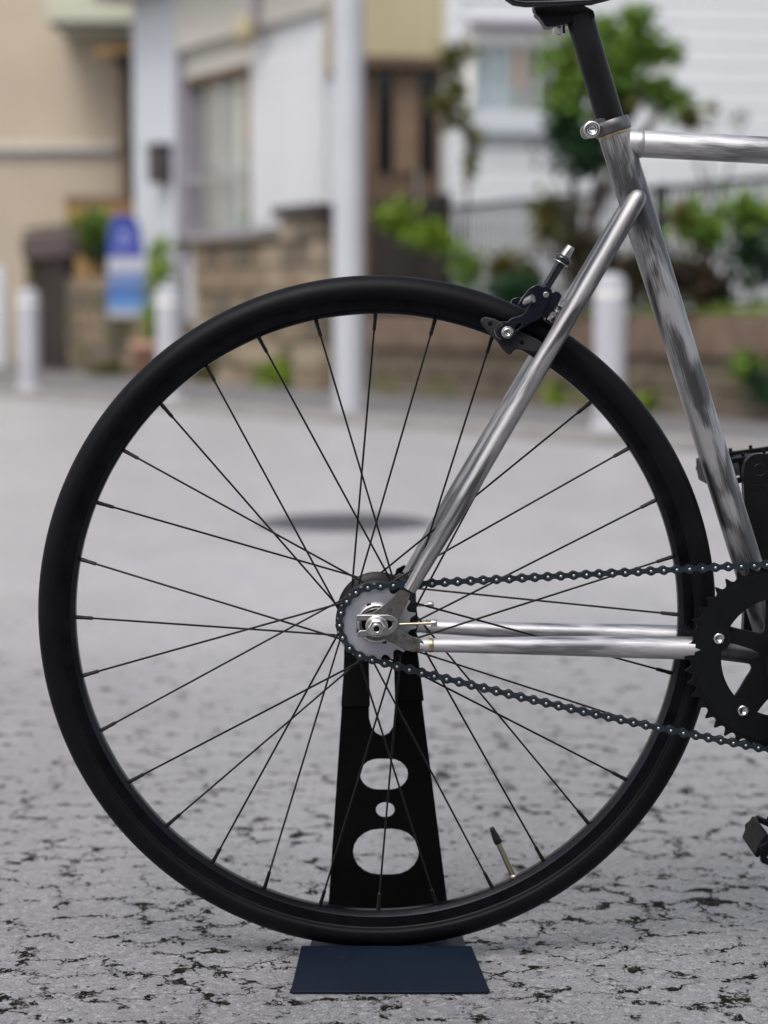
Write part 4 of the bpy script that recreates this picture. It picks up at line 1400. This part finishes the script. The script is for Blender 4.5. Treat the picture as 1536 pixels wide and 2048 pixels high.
ax_st = (P(1474, 1060, 0) - P(1248.4, 331.6, 0)).normalized()     # pointing down the seat tube
def seat_tube():
    a = P(1248.4, 331.6, 0)
    top = a - ax_st * ((a - P(1222, 246, 0)).length)
    pts, rad = [], []
    Lt = (BB - top).length
    bot = top + ax_st * (Lt - 0.005)
    for i in range(21):
        t = i / 20
        pts.append(top.lerp(bot, t)); rad.append(0.0161 if t < 0.2 else 0.0161 - 0.0012 * min(1, (t - .2) / .3))
    MB().tube(pts, rad, 40).build('seat_tube', M['tube_dark'], BIKE)
    return top
ST = seat_tube()
MB().lathe(BB, YA, [(0.0165, -0.034), (0.0195, -0.034), (0.0200, -0.033), (0.0200, 0.033), (0.0195, 0.034), (0.0165, 0.034)], 40, closed=True).build('bottom_bracket_shell', M['tube_dark'], BIKE)
# top tube, head tube, down tube (they leave the frame at the right)
tt0, tt1 = P(1252, 286, 0), P(1536, 300.7, 0)
ttd = (tt1 - tt0).normalized()
TTE = tt0 + ttd * 0.555
MB().tube([tt0 + ttd * .002] + [tt0 + ttd * (0.555 * i / 12) for i in range(1, 13)], 0.0134, 36).build('top_tube', M['tube_top'], BIKE)
MB().lathe(tt0 + ttd * 0.0145, ttd, [(0.0136, -0.004), (0.0142, -0.001), (0.0139, 0.001), (0.0133, 0.0026)], 36).build('brazed_joint', M['tube_top'], BIKE)
hd = Vector((0.29, 0, -0.957)).normalized()
HT0 = TTE - hd * 0.03; HT1 = TTE + hd * 0.11
MB().tube([HT0, HT1], 0.018, 32).build('head_tube', M['tube_dark'], BIKE)
MB().tube([BB + Vector((0.012, 0, 0.012)), HT1 - hd * 0.02], 0.0159, 32).build('down_tube', M['tube_bright'], BIKE)
# brake bridge between the seat stays
bt = 0.725
bp = SS0.lerp(SS1, bt)
MB().tube([Vector((bp.x, bp.y, bp.z)), Vector((bp.x, -bp.y, bp.z))], 0.0055, 20).build('brake_bridge', M['tube_dark'], BIKE)

# --- seat collar and post
up = -ax_st
def collar():
    c = ST + ax_st * 0.004
    o = MB().lathe(c, up, [(0.0161, -0.0060), (0.0176, -0.0060), (0.0182, -0.0052), (0.0182, 0.0058), (0.0176, 0.0066), (0.0140, 0.0066)], 48).build('seat_collar', M['tube_dark'], BIKE)
    z = [(165, 470), (200, 405), (260, 380), (380, 345), (480, 315), (560, 440), (480, 500), (390, 545), (310, 585), (240, 600), (190, 560)]
    for y0, y1 in ((-0.0125, -0.0015), (0.0015, 0.0125)):
        MB().prism(smooth_loop(pp(zoompts(z, 1140, 190, 7.06), -0.011), 2), y0, y1).build('clamp_lug', M['tube_dark'], o, bevel=0.0012)
    b = P(1183.5, 258.5, -0.0127); b.y = -0.0126
    MB().lathe(b, -YA, [(0.0086, -0.0002), (0.0086, 0.0022), (0.0076, 0.0040), (0.0046, 0.0046), (0.0042, 0.0030), (0.0030, 0.0016), (0.0001, 0.0014)], 32).build('clamp_bolt', M['chrome'], o)
collar()
MB().lathe(ST + ax_st * 0.012, up, [(0.0161, -0.0015), (0.01645, -0.0008), (0.0165, 0.0012), (0.0161, 0.0020)], 48).build('brazed_joint', M['brass'], BIKE)
def seatpost():
    top = P(1158, 30, 0)
    base = ST + ax_st * 0.05
    d = (top - base).normalized()
    mb = MB().tube([base, base.lerp(ST, .7), ST.lerp(top, .5), top - d * 0.004, top], [0.0139, 0.0139, 0.0139, 0.0139, 0.0132], 40)
    o = mb.build('seat_post', M['black'], BIKE)
    z = [(345, 50), (352, 95), (366, 108), (360, 130), (375, 150), (410, 180), (440, 225), (462, 262), (490, 274), (525, 270), (600, 256), (660, 246), (700, 236), (780, 205), (860, 215), (950, 190), (975, 170), (960, 110), (940, 95), (880, 62), (820, 40), (780, 20), (740, -20), (400, -20)]
    MB().prism(pp(zoompts(z, 1000, 0, 5.12), -0.012), -0.0115, 0.0115).build('clamp_head', M['black'], o, bevel=0.0035, seg=3)
    b0, b1 = P(1117, 48, -0.0), P(1118, 67, 0.0)
    dd = (b1 - b0).normalized()
    MB().lathe(b0, dd, [(0.0062, -.004), (0.0064, 0.0008), (0.0064, 0.0096), (0.0059, 0.0102), (0.003, 0.0102), (0.003, 0.006), (0.0001, 0.006)], 24).build('clamp_bolt', M['chrome'], o)
    # saddle above the picture, its rails just inside it
    sr = MB()
    for y in (-0.022, 0.022):
        c = [P(1010, -14, y), P(1016, -4, y), P(1028, 4, y), P(1050, 7, y), P(1110, 6, y), P(1180, 3, y), P(1230, -10, y), P(1330, -60, y)]
        sr.tube([Vector((p.x, y, p.z)) for p in c], 0.0038, 14)
    sad = MB()
    secs = [(-0.115, 0.074, 0.020), (-0.09, 0.078, 0.022), (-0.04, 0.062, 0.022), (0.02, 0.036, 0.021), (0.08, 0.023, 0.019), (0.13, 0.019, 0.017), (0.152, 0.012, 0.012)]
    sc = P(1160, -120, 0)
    rows = []
    for (x, hw, hh) in secs:
        row = []
        for k in range(16):
            a = 2 * PI * k / 16
            zz = math.sin(a)
            row.append((sc.x + x, hw * math.cos(a) * (1 if zz > -0.2 else 0.92), sc.z + (hh * zz if zz > 0 else hh * 1.3 * zz) + 0.012 * (abs(x) / 0.13) ** 2))
        rows.append(row)
    vv = [p for r_ in rows for p in r_]
    ff = [[i * 16 + k, i * 16 + (k + 1) % 16, (i + 1) * 16 + (k + 1) % 16, (i + 1) * 16 + k] for i in range(len(rows) - 1) for k in range(16)]
    ff += [list(range(16)), [len(vv) - 16 + k for k in range(16)]]
    sad.add(vv, ff, smooth=True)
    so = sad.build('saddle', M['sleeve'], BIKE)
    sr.build('saddle_rails', M['brake'], so)
seatpost()

# --- crankset
TR = 46
RR_ = 0.0127 / (2 * math.sin(PI / TR))
def crankset():
    cx, cz = BBC.x, BBC.z
    # tooth phase: a tooth tip shows at pixel (1372, 1262)
    q = P(1369, 1262, YCH)
    ph = math.atan2(q.z - cz, q.x - cx) + PI / TR
    outl, _ = sprocket_outline(cx, cz, TR, ph, 0.0028)
    bcd = 0.0650
    a_b = math.atan2(P(1437, 1277, -0.047).z - cz, P(1437, 1277, -0.047).x - cx)
    # ring with five inward tabs
    inner = []
    for i in range(240):
        a = 2 * PI * i / 240
        d = min(abs(((a - (a_b + k * 2 * PI / 5) + PI) % (2 * PI)) - PI) for k in range(5))
        r_ = 0.0595 - 0.0065 * max(0, 1 - (d / 0.17) ** 2) ** 0.5 if d < 0.17 else 0.0595
        inner.append((cx + r_ * math.cos(a), cz + r_ * math.sin(a)))
    ring = MB().prism(outl, YCH - 0.0016, YCH + 0.0012, [inner]).build('chainring', M['ring'], BIKE, bevel=0.0003)
    ri2 = [(cx + (x - cx) * 1.004, cz + (z - cz) * 1.004) for x, z in inner]
    MB().prism(circle(cx, cz, RR_ - 0.0070, 160), YCH - 0.0028, YCH - 0.00165, [ri2]).build('ring_face', M['ring'], ring, bevel=0.0004)
    # spider
    sp = []
    n = 5
    for k in range(n):
        a = a_b + k * 2 * PI / n
        for rr, da in ((0.030, -0.628), (0.0325, -0.50), (0.040, -0.40), (0.052, -0.275), (0.0605, -0.235), (0.0670, -0.17), (0.0700, 0.0), (0.0670, 0.17), (0.0605, 0.235), (0.052, 0.275), (0.040, 0.40), (0.0325, 0.50)):
            sp.append((cx + rr * math.cos(a + da), cz + rr * math.sin(a + da)))
    spider = MB().prism(smooth_loop(sp, 1), YCH + 0.0022, YCH - 0.0 + 0.0075).build('crank_spider', M['black'], BIKE, bevel=0.0018, seg=3)
    for k in range(n):
        a = a_b + k * 2 * PI / n
        c = Vector((cx + bcd * math.cos(a), YCH - 0.0028, cz + bcd * math.sin(a)))
        MB().lathe(c, -YA, [(0.0056, -0.0001), (0.0058, 0.0006), (0.0050, 0.0018), (0.0030, 0.0022), (0.0028, 0.0006), (0.0001, 0.0004)], 28).build('chainring_bolt', M['chrome'], ring)
    # crank arms
    for sgn, y0 in ((-1, -0.064), (1, 0.064)):
        ang = R(275.5) if sgn < 0 else R(95.5)
        if sgn > 0:
            t = P(1519, 940, 0.064); ang = math.atan2(t.z - BB.z, t.x - BB.x); Lc = math.hypot(t.z - BB.z, t.x - BB.x)
        else:
            t = P(1519, 940, 0.064); ang = math.atan2(t.z - BB.z, t.x - BB.x) + PI; Lc = math.hypot(t.z - BB.z, t.x - BB.x)
        d = Vector((math.cos(ang), 0, math.sin(ang))); w = Vector((-math.sin(ang), 0, math.cos(ang)))
        pts = []
        for tt, hw in ((-0.016, 0.006), (-0.013, 0.014), (0.0, 0.0185), (0.03, 0.0165), (0.09, 0.0150), (0.150, 0.0162), (0.170, 0.0166), (0.180, 0.0140), (0.1862, 0.0060)):
            pts.append((tt, hw))
        o2 = [(BB.x + d.x * t_ * Lc / .17 + w.x * h_, BB.z + d.z * t_ * Lc / .17 + w.z * h_) for t_, h_ in pts] + [(BB.x + d.x * t_ * Lc / .17 - w.x * h_, BB.z + d.z * t_ * Lc / .17 - w.z * h_) for t_, h_ in pts[::-1]]
        arm = MB().prism(smooth_loop(o2, 2), min(y0, y0 + sgn * .014), max(y0, y0 + sgn * .014)).build('crank_arm', M['black'], BIKE, bevel=0.003, seg=3)
        MB().lathe(BB, YA * sgn, [(0.0001, 0.079), (0.009, 0.079), (0.0105, 0.0775), (0.0105, 0.03)], 28).build('crank_bolt', M['black'], arm)
        pe = BB + d * Lc
        if sgn > 0:
            MB().lathe(Vector((pe.x, y0, pe.z)), -YA, [(0.0066, -0.002), (0.0066, 0.0002), (0.0059, 0.0004), (0.0056, -0.0006), (0.0001, -0.0006)], 32).build('pedal_axle_end', M['plastic'], arm)
            tc = bpy.data.curves.new('crank_lettering', 'FONT')
            tc.body = 'MICHE'
            tc.size = 0.0085; tc.extrude = 0.0004; tc.align_x = 'CENTER'
            tmp = bpy.data.objects.new('tmp_text', tc)
            COL.objects.link(tmp)
            me = bpy.data.meshes.new_from_object(tmp.evaluated_get(bpy.context.evaluated_depsgraph_get()))
            bpy.data.objects.remove(tmp); bpy.data.curves.remove(tc)
            me.materials.clear(); me.materials.append(M['plastic'])
            to = bpy.data.objects.new('crank_lettering', me)
            link(to, arm, Vector((pe.x - d.x * 0.021, y0 - 0.0003, pe.z - d.z * 0.021)))
            to.rotation_euler = (PI / 2, 0, 0)
        # pedal
        yy = sgn * 0.132
        rot = R(8) if sgn > 0 else R(-24)
        cr, sr_ = math.cos(rot), math.sin(rot)
        def pt(u, v): return (pe.x + u * cr - v * sr_, pe.z + u * sr_ + v * cr)
        side = [(-0.050, 0.0), (-0.043, 0.0135), (0.043, 0.0135), (0.050, 0.0), (0.043, -0.0135), (-0.043, -0.0135)]
        holes = [[(-0.040, 0.008), (-0.016, 0.008), (-0.016, -0.008), (-0.040, -0.008)], [(0.016, 0.008), (0.040, 0.008), (0.040, -0.008), (0.016, -0.008)]]
        core = MB().prism([pt(*s_) for s_ in ((-0.011, .010), (0.011, .010), (0.013, 0), (0.011, -.010), (-0.011, -.010), (-0.013, 0))], yy - 0.0339, yy + 0.0339).build('pedal', M['pedal'], BIKE, bevel=0.002)
        for yb in (yy - 0.042, yy + 0.034):
            MB().prism([pt(*s_) for s_ in side], yb, yb + 0.008, [[pt(*h_) for h_ in hh] for hh in holes]).build('pedal_side', M['pedal'], core, bevel=0.001)
        for us in (-0.047, 0.047):
            bar = [(us - 0.003, 0.0), (us - .002, 0.012), (us + .002, 0.012), (us + 0.003, 0.0), (us + .002, -0.012), (us - .002, -0.012)]
            MB().prism([pt(*s_) for s_ in bar], yy - 0.0339, yy + 0.0339).build('pedal_cage', M['pedal'], core, bevel=0.001)
        for us in (-0.032, -0.010, 0.012, 0.034):
            for vy in (-0.038, 0.038):
                c0 = pt(us, 0.0136); c1 = pt(us, 0.0172)
                MB().tube([(c0[0], yy + vy, c0[1]), (c1[0], yy + vy, c1[1])], 0.0019, 8).build('pedal_pin', M['pedal'], core)
        MB().tube([(pe.x, y0 + sgn * .013, pe.z), (pe.x, yy - sgn * .03, pe.z)], 0.007, 16).build('pedal_spindle', M['satin'], core)
crankset()

# --- chain
def chain():
    cx, cz = BBC.x, BBC.z
    # pin path: clockwise seen from the camera: along the top run to the ring, round it, back along the slack lower run, round the cog
    top = [P(790, 1167, YCH), P(1536, 1120, YCH)]
    def tangent_top():
        # common outer tangent on the upper side
        dx, dz = cx - 0, cz - ZC
        D = math.hypot(dx, dz)
        base = math.atan2(dz, dx)
        off = math.acos((RC - RR_) / D)
        return base + off, base - off
    at, ab = tangent_top()
    path = []
    def arc(ccx, ccz, r, a0, a1, n):
        for i in range(n + 1):
            a = a0 + (a1 - a0) * i / n
            path.append((ccx + r * math.cos(a), ccz + r * math.sin(a)))
    # start on the cog at the phase of its teeth
    p0c = (RC * math.cos(at), ZC + RC * math.sin(at)); p0r = (cx + RR_ * math.cos(at), cz + RR_ * math.sin(at))
    a_start = PHC
    while a_start > at + 2 * PI: a_start -= 2 * PI
    while a_start < at: a_start += 2 * PI
    arc(0, ZC, RC, a_start, at, 40)
    path.append(p0r)
    arc(cx, cz, RR_, at, ab, 120)
    q1 = path[-1]; q2 = (RC * math.cos(ab), ZC + RC * math.sin(ab))
    for i in range(1, 40):
        t = i / 40
        sag = 0.004 * 4 * t * (1 - t)
        path.append((q1[0] + (q2[0] - q1[0]) * t, q1[1] + (q2[1] - q1[1]) * t - sag))
    a_end = a_start - 2 * PI if a_start - 2 * PI < ab else a_start
    e0 = ab + 2 * PI if ab < 0 and a_start > PI else ab
    arc(0, ZC, RC, e0, a_start, 30)
    # resample
    Ltot = 0
    ds = [0]
    for i in range(1, len(path)):
        Ltot += math.hypot(path[i][0] - path[i - 1][0], path[i][1] - path[i - 1][1]); ds.append(Ltot)
    N = 2 * round(Ltot / 0.0127 / 2)
    pitch = Ltot / N
    pins = []
    j = 0
    for k in range(N):
        s = k * pitch
        while j < len(ds) - 2 and ds[j + 1] < s: j += 1
        t = (s - ds[j]) / max(ds[j + 1] - ds[j], 1e-9)
        pins.append((path[j][0] + (path[j + 1][0] - path[j][0]) * t, path[j][1] + (path[j + 1][1] - path[j][1]) * t))
    def plate(r, waist, L):
        pts = []
        n = 9
        for i in range(n):
            a = R(62) + R(236) * i / (n - 1)
            pts.append((-L / 2 + r * math.cos(a), r * math.sin(a)))
        pts.append((-L * .12, -waist)); pts.append((L * .12, -waist))
        for i in range(n):
            a = R(-118) + R(236) * i / (n - 1)
            pts.append((L / 2 + r * math.cos(a), r * math.sin(a)))
        pts.append((L * .12, waist)); pts.append((-L * .12, waist))
        return pts
    L = 0.0127
    mo = MB()
    for y in (-0.0043, 0.0031):
        mo.prism(plate(0.0044, 0.0022, L), y, y + 0.0012)
    for x in (-L / 2, L / 2):
        mo.lathe((x, 0, 0), YA, [(0.0001, -0.0052), (0.0012, -0.0051), (0.0015, -0.0047), (0.0015, 0.0050), (0.0001, 0.0052)], 12, mi=1)
    mi_ = MB()
    for y in (-0.0030, 0.0019):
        mi_.prism(plate(0.0043, 0.0023, L), y, y + 0.0011)
    for x in (-L / 2, L / 2):
        mi_.lathe((x, 0, 0), YA, [(0.0039, -0.0019), (0.0039, 0.0019)], 12, mi=0)
    meo = mo.data('outer_link', [M['chain'], M['satin']], (0, 0, 0))
    mei = mi_.data('inner_link', [M['chain'], M['satin']], (0, 0, 0))
    root = None
    for k in range(N):
        a, b = pins[k], pins[(k + 1) % N]
        c = Vector(((a[0] + b[0]) / 2, YCH, (a[1] + b[1]) / 2))
        ang = math.atan2(b[1] - a[1], b[0] - a[0])
        outer = (k % 2 == 0)
        if root is None:
            # rollers between the links: the body that carries them
            rb = MB()
            for p in pins:
                rb.lathe((p[0], YCH, p[1]), YA, [(0.0036, -0.0018), (0.0036, 0.0018)], 10)
            root = rb.build('chain', M['chain'], BIKE)
        o = bpy.data.objects.new('outer_link' if outer else 'inner_link', meo if outer else mei)
        link(o, root, c)
        o.rotation_euler = (0, -ang, 0)
        if outer:
            bv = o.modifiers.new('bevel', 'BEVEL'); bv.width = 0.00035; bv.segments = 2; bv.limit_method = 'ANGLE'; bv.angle_limit = R(50)
chain()

# --- rear brake
def brake():
    K = lambda z: zoompts(z, 940, 480, 6.982)
    Yn = -0.026
    arm = [(372, 1300), (385, 1235), (430, 1190), (500, 1150), (580, 1092), (690, 1062), (752, 1030), (785, 965), (840, 900), (885, 850), (905, 790), (880, 735), (820, 735), (790, 760), (700, 880), (672, 900), (700, 850), (770, 750), (830, 680), (890, 640), (950, 627), (1000, 655), (1060, 640),
           (1130, 690), (1140, 730), (1090, 860), (1030, 960), (990, 1060), (965, 1105), (850, 1150), (730, 1220), (650, 1290), (600, 1370), (520, 1410), (430, 1390)]
    hole = [(610, 1230), (660, 1165), (700, 1150), (715, 1175), (690, 1220), (640, 1260)]
    o = MB().prism(pp(K(arm), Yn), Yn - 0.0055, Yn + 0.0055, [pp(K(hole), Yn)]).build('rear_brake', M['brake'], BIKE, bevel=0.0034, seg=4)
    body = [(1010, 800), (1150, 712), (1200, 730), (1245, 775), (1240, 810), (1190, 900), (1150, 960), (1080, 1040), (1010, 1100), (960, 1085), (950, 1000)]
    MB().prism(smooth_loop(pp(K(body), 0.0), 1), -0.030, 0.024).build('caliper_body', M['brake'], o, bevel=0.003, seg=3)
    far = [(560, 880), (590, 820), (660, 798), (720, 815), (800, 720), (900, 700), (960, 760), (900, 900), (760, 960), (650, 930)]
    MB().prism(smooth_loop(pp(K(far), 0.026), 1), 0.020, 0.031).build('far_arm', M['brake'], o, bevel=0.0022, seg=3)
    # cable anchor pin
    a, b = P(*K([(760, 865)])[0], Yn - .001), P(*K([(880, 815)])[0], Yn - 0.008)
    MB().tube([a, b], 0.0042, 18).build('anchor_pin', M['satin'], o)
    # barrel adjuster
    b0 = P(*K([(1040, 690)])[0], Yn); b1 = P(*K([(1300, 270)])[0], Yn); d = (b1 - b0).normalized()
    Lb = (b1 - b0).length
    MB().lathe(b0, d, [(0.0001, -0.006), (0.0045, -0.006), (0.0046, Lb * .2), (0.0044, Lb * .72), (0.0052, Lb * .8), (0.0052, Lb), (0.0001, Lb)], 24).build('barrel', M['brake'], o)
    MB().lathe(b1, d, [(0.0050, -0.0034), (0.0074, -0.0030), (0.0083, -0.0018), (0.0085, 0.0), (0.0080, 0.0018), (0.0066, 0.0030), (0.0040, 0.0034)], 32).build('adjuster_ring', M['brake'], o)
    MB().lathe(b1, d, [(0.0078, -0.0044), (0.0078, -0.0036), (0.0060, -0.0035)], 32).build('ring_washer', M['satin'], o)
    Lt = (P(*K([(1425, 95)])[0], Yn) - b1).length
    tip = MB().lathe(b1, d, [(0.0052, 0.0034), (0.0050, 0.006), (0.0043, Lt - .0014), (0.0038, Lt), (0.0018, Lt), (0.0018, Lt - .004), (0.0001, Lt - .004)], 24)
    tip.build('cable_ferrule', M['satin'], o)
    MB().tube([P(*K([(1185, 215)])[0], Yn), b1 - d * .0035], 0.0007, 6).build('spring_end', M['satin'], o)
    q = P(*K([(1055, 765)])[0], Yn)
    MB().lathe(Vector((q.x, Yn - 0.0055, q.z)), -YA, [(0.0028, 0), (0.0030, 0.0008), (0.0022, 0.0012), (0.0010, 0.0008), (0.0001, 0.0008)], 16).build('set_screw', M['satin'], o)
    # pad holder, pad and its bolt
    Yp = -0.0175
    pad = [(140, 1140), (160, 1095), (205, 1068), (330, 1095), (440, 1150), (560, 1230), (760, 1300), (950, 1390), (1010, 1440), (985, 1530), (900, 1580), (800, 1560), (700, 1530), (640, 1520), (600, 1550), (568, 1602), (520, 1592), (455, 1530), (370, 1410), (260, 1300), (180, 1210)]
    pd = MB().prism(pp(K(pad), Yp), -0.0225, -0.0135).build('brake_pad', M['pad'], o, bevel=0.0016, seg=2)
    rub = [(170, 1130), (330, 1170), (600, 1330), (900, 1440), (960, 1500), (880, 1545), (560, 1430), (300, 1300)]
    MB().prism(smooth_loop(pp(K(rub), -0.012), 1), -0.0134, -0.0109).build('pad_rubber', M['sleeve'], pd)
    for z_ in ((280, 1165), (725, 1430)):
        q = P(*K([z_])[0], -0.0225)
        MB().lathe(Vector((q.x, -0.0225, q.z)), -YA, [(0.0022, -0.0002), (0.0022, 0.0003), (0.0014, 0.0004), (0.0001, 0.0003)], 12).build('pad_rivet', M['sleeve'], pd)
    q = P(*K([(525, 1292)])[0], Yn - .006)
    c = Vector((q.x, Yn - 0.0056, q.z))
    MB().lathe(c, -YA, [(0.0060, -0.001), (0.0062, 0.0004), (0.0060, 0.0010), (0.0050, 0.0012), (0.0050, 0.0030), (0.0042, 0.0044), (0.0024, 0.0046), (0.0022, 0.0020), (0.0001, 0.0018)], 32).build('pad_bolt', M['chrome'], o)
    q = P(*K([(400, 1230)])[0], Yn)
    MB().lathe(Vector((c.x - .004, Yn - .004, c.z + .002)), -YA, [(0.0085, -0.0015), (0.0089, 0.0), (0.0085, 0.001)], 32).build('pad_washer', M['satin'], o)
    # pivot nuts against the brake bridge
    dv = (P(*K([(1250, 850)])[0], 0) - P(*K([(1000, 700)])[0], 0)).normalized()
    for (zx, zy), rr, hh, yv in (((1085, 1050), 0.0058, 0.0085, -0.018), ((1150, 985), 0.0040, 0.007, -0.010), ((1195, 905), 0.0062, 0.009, -0.004), ((1240, 850), 0.0050, 0.008, 0.002)):
        c = P(*K([(zx, zy)])[0], yv)
        MB().lathe(c, dv, [(0.0001, 0), (rr * .8, 0), (rr, 0.0012), (rr, hh - .0012), (rr * .85, hh), (0.0001, hh)], 6 if rr > .0045 else 14, smooth=False).build('pivot_nut', M['chrome'], o, bevel=0.0006)
    MB().tube([P(*K([(1150, 900)])[0], 0), Vector((bp.x, 0, bp.z))], 0.0032, 14).build('centre_bolt', M['satin'], o)
brake()
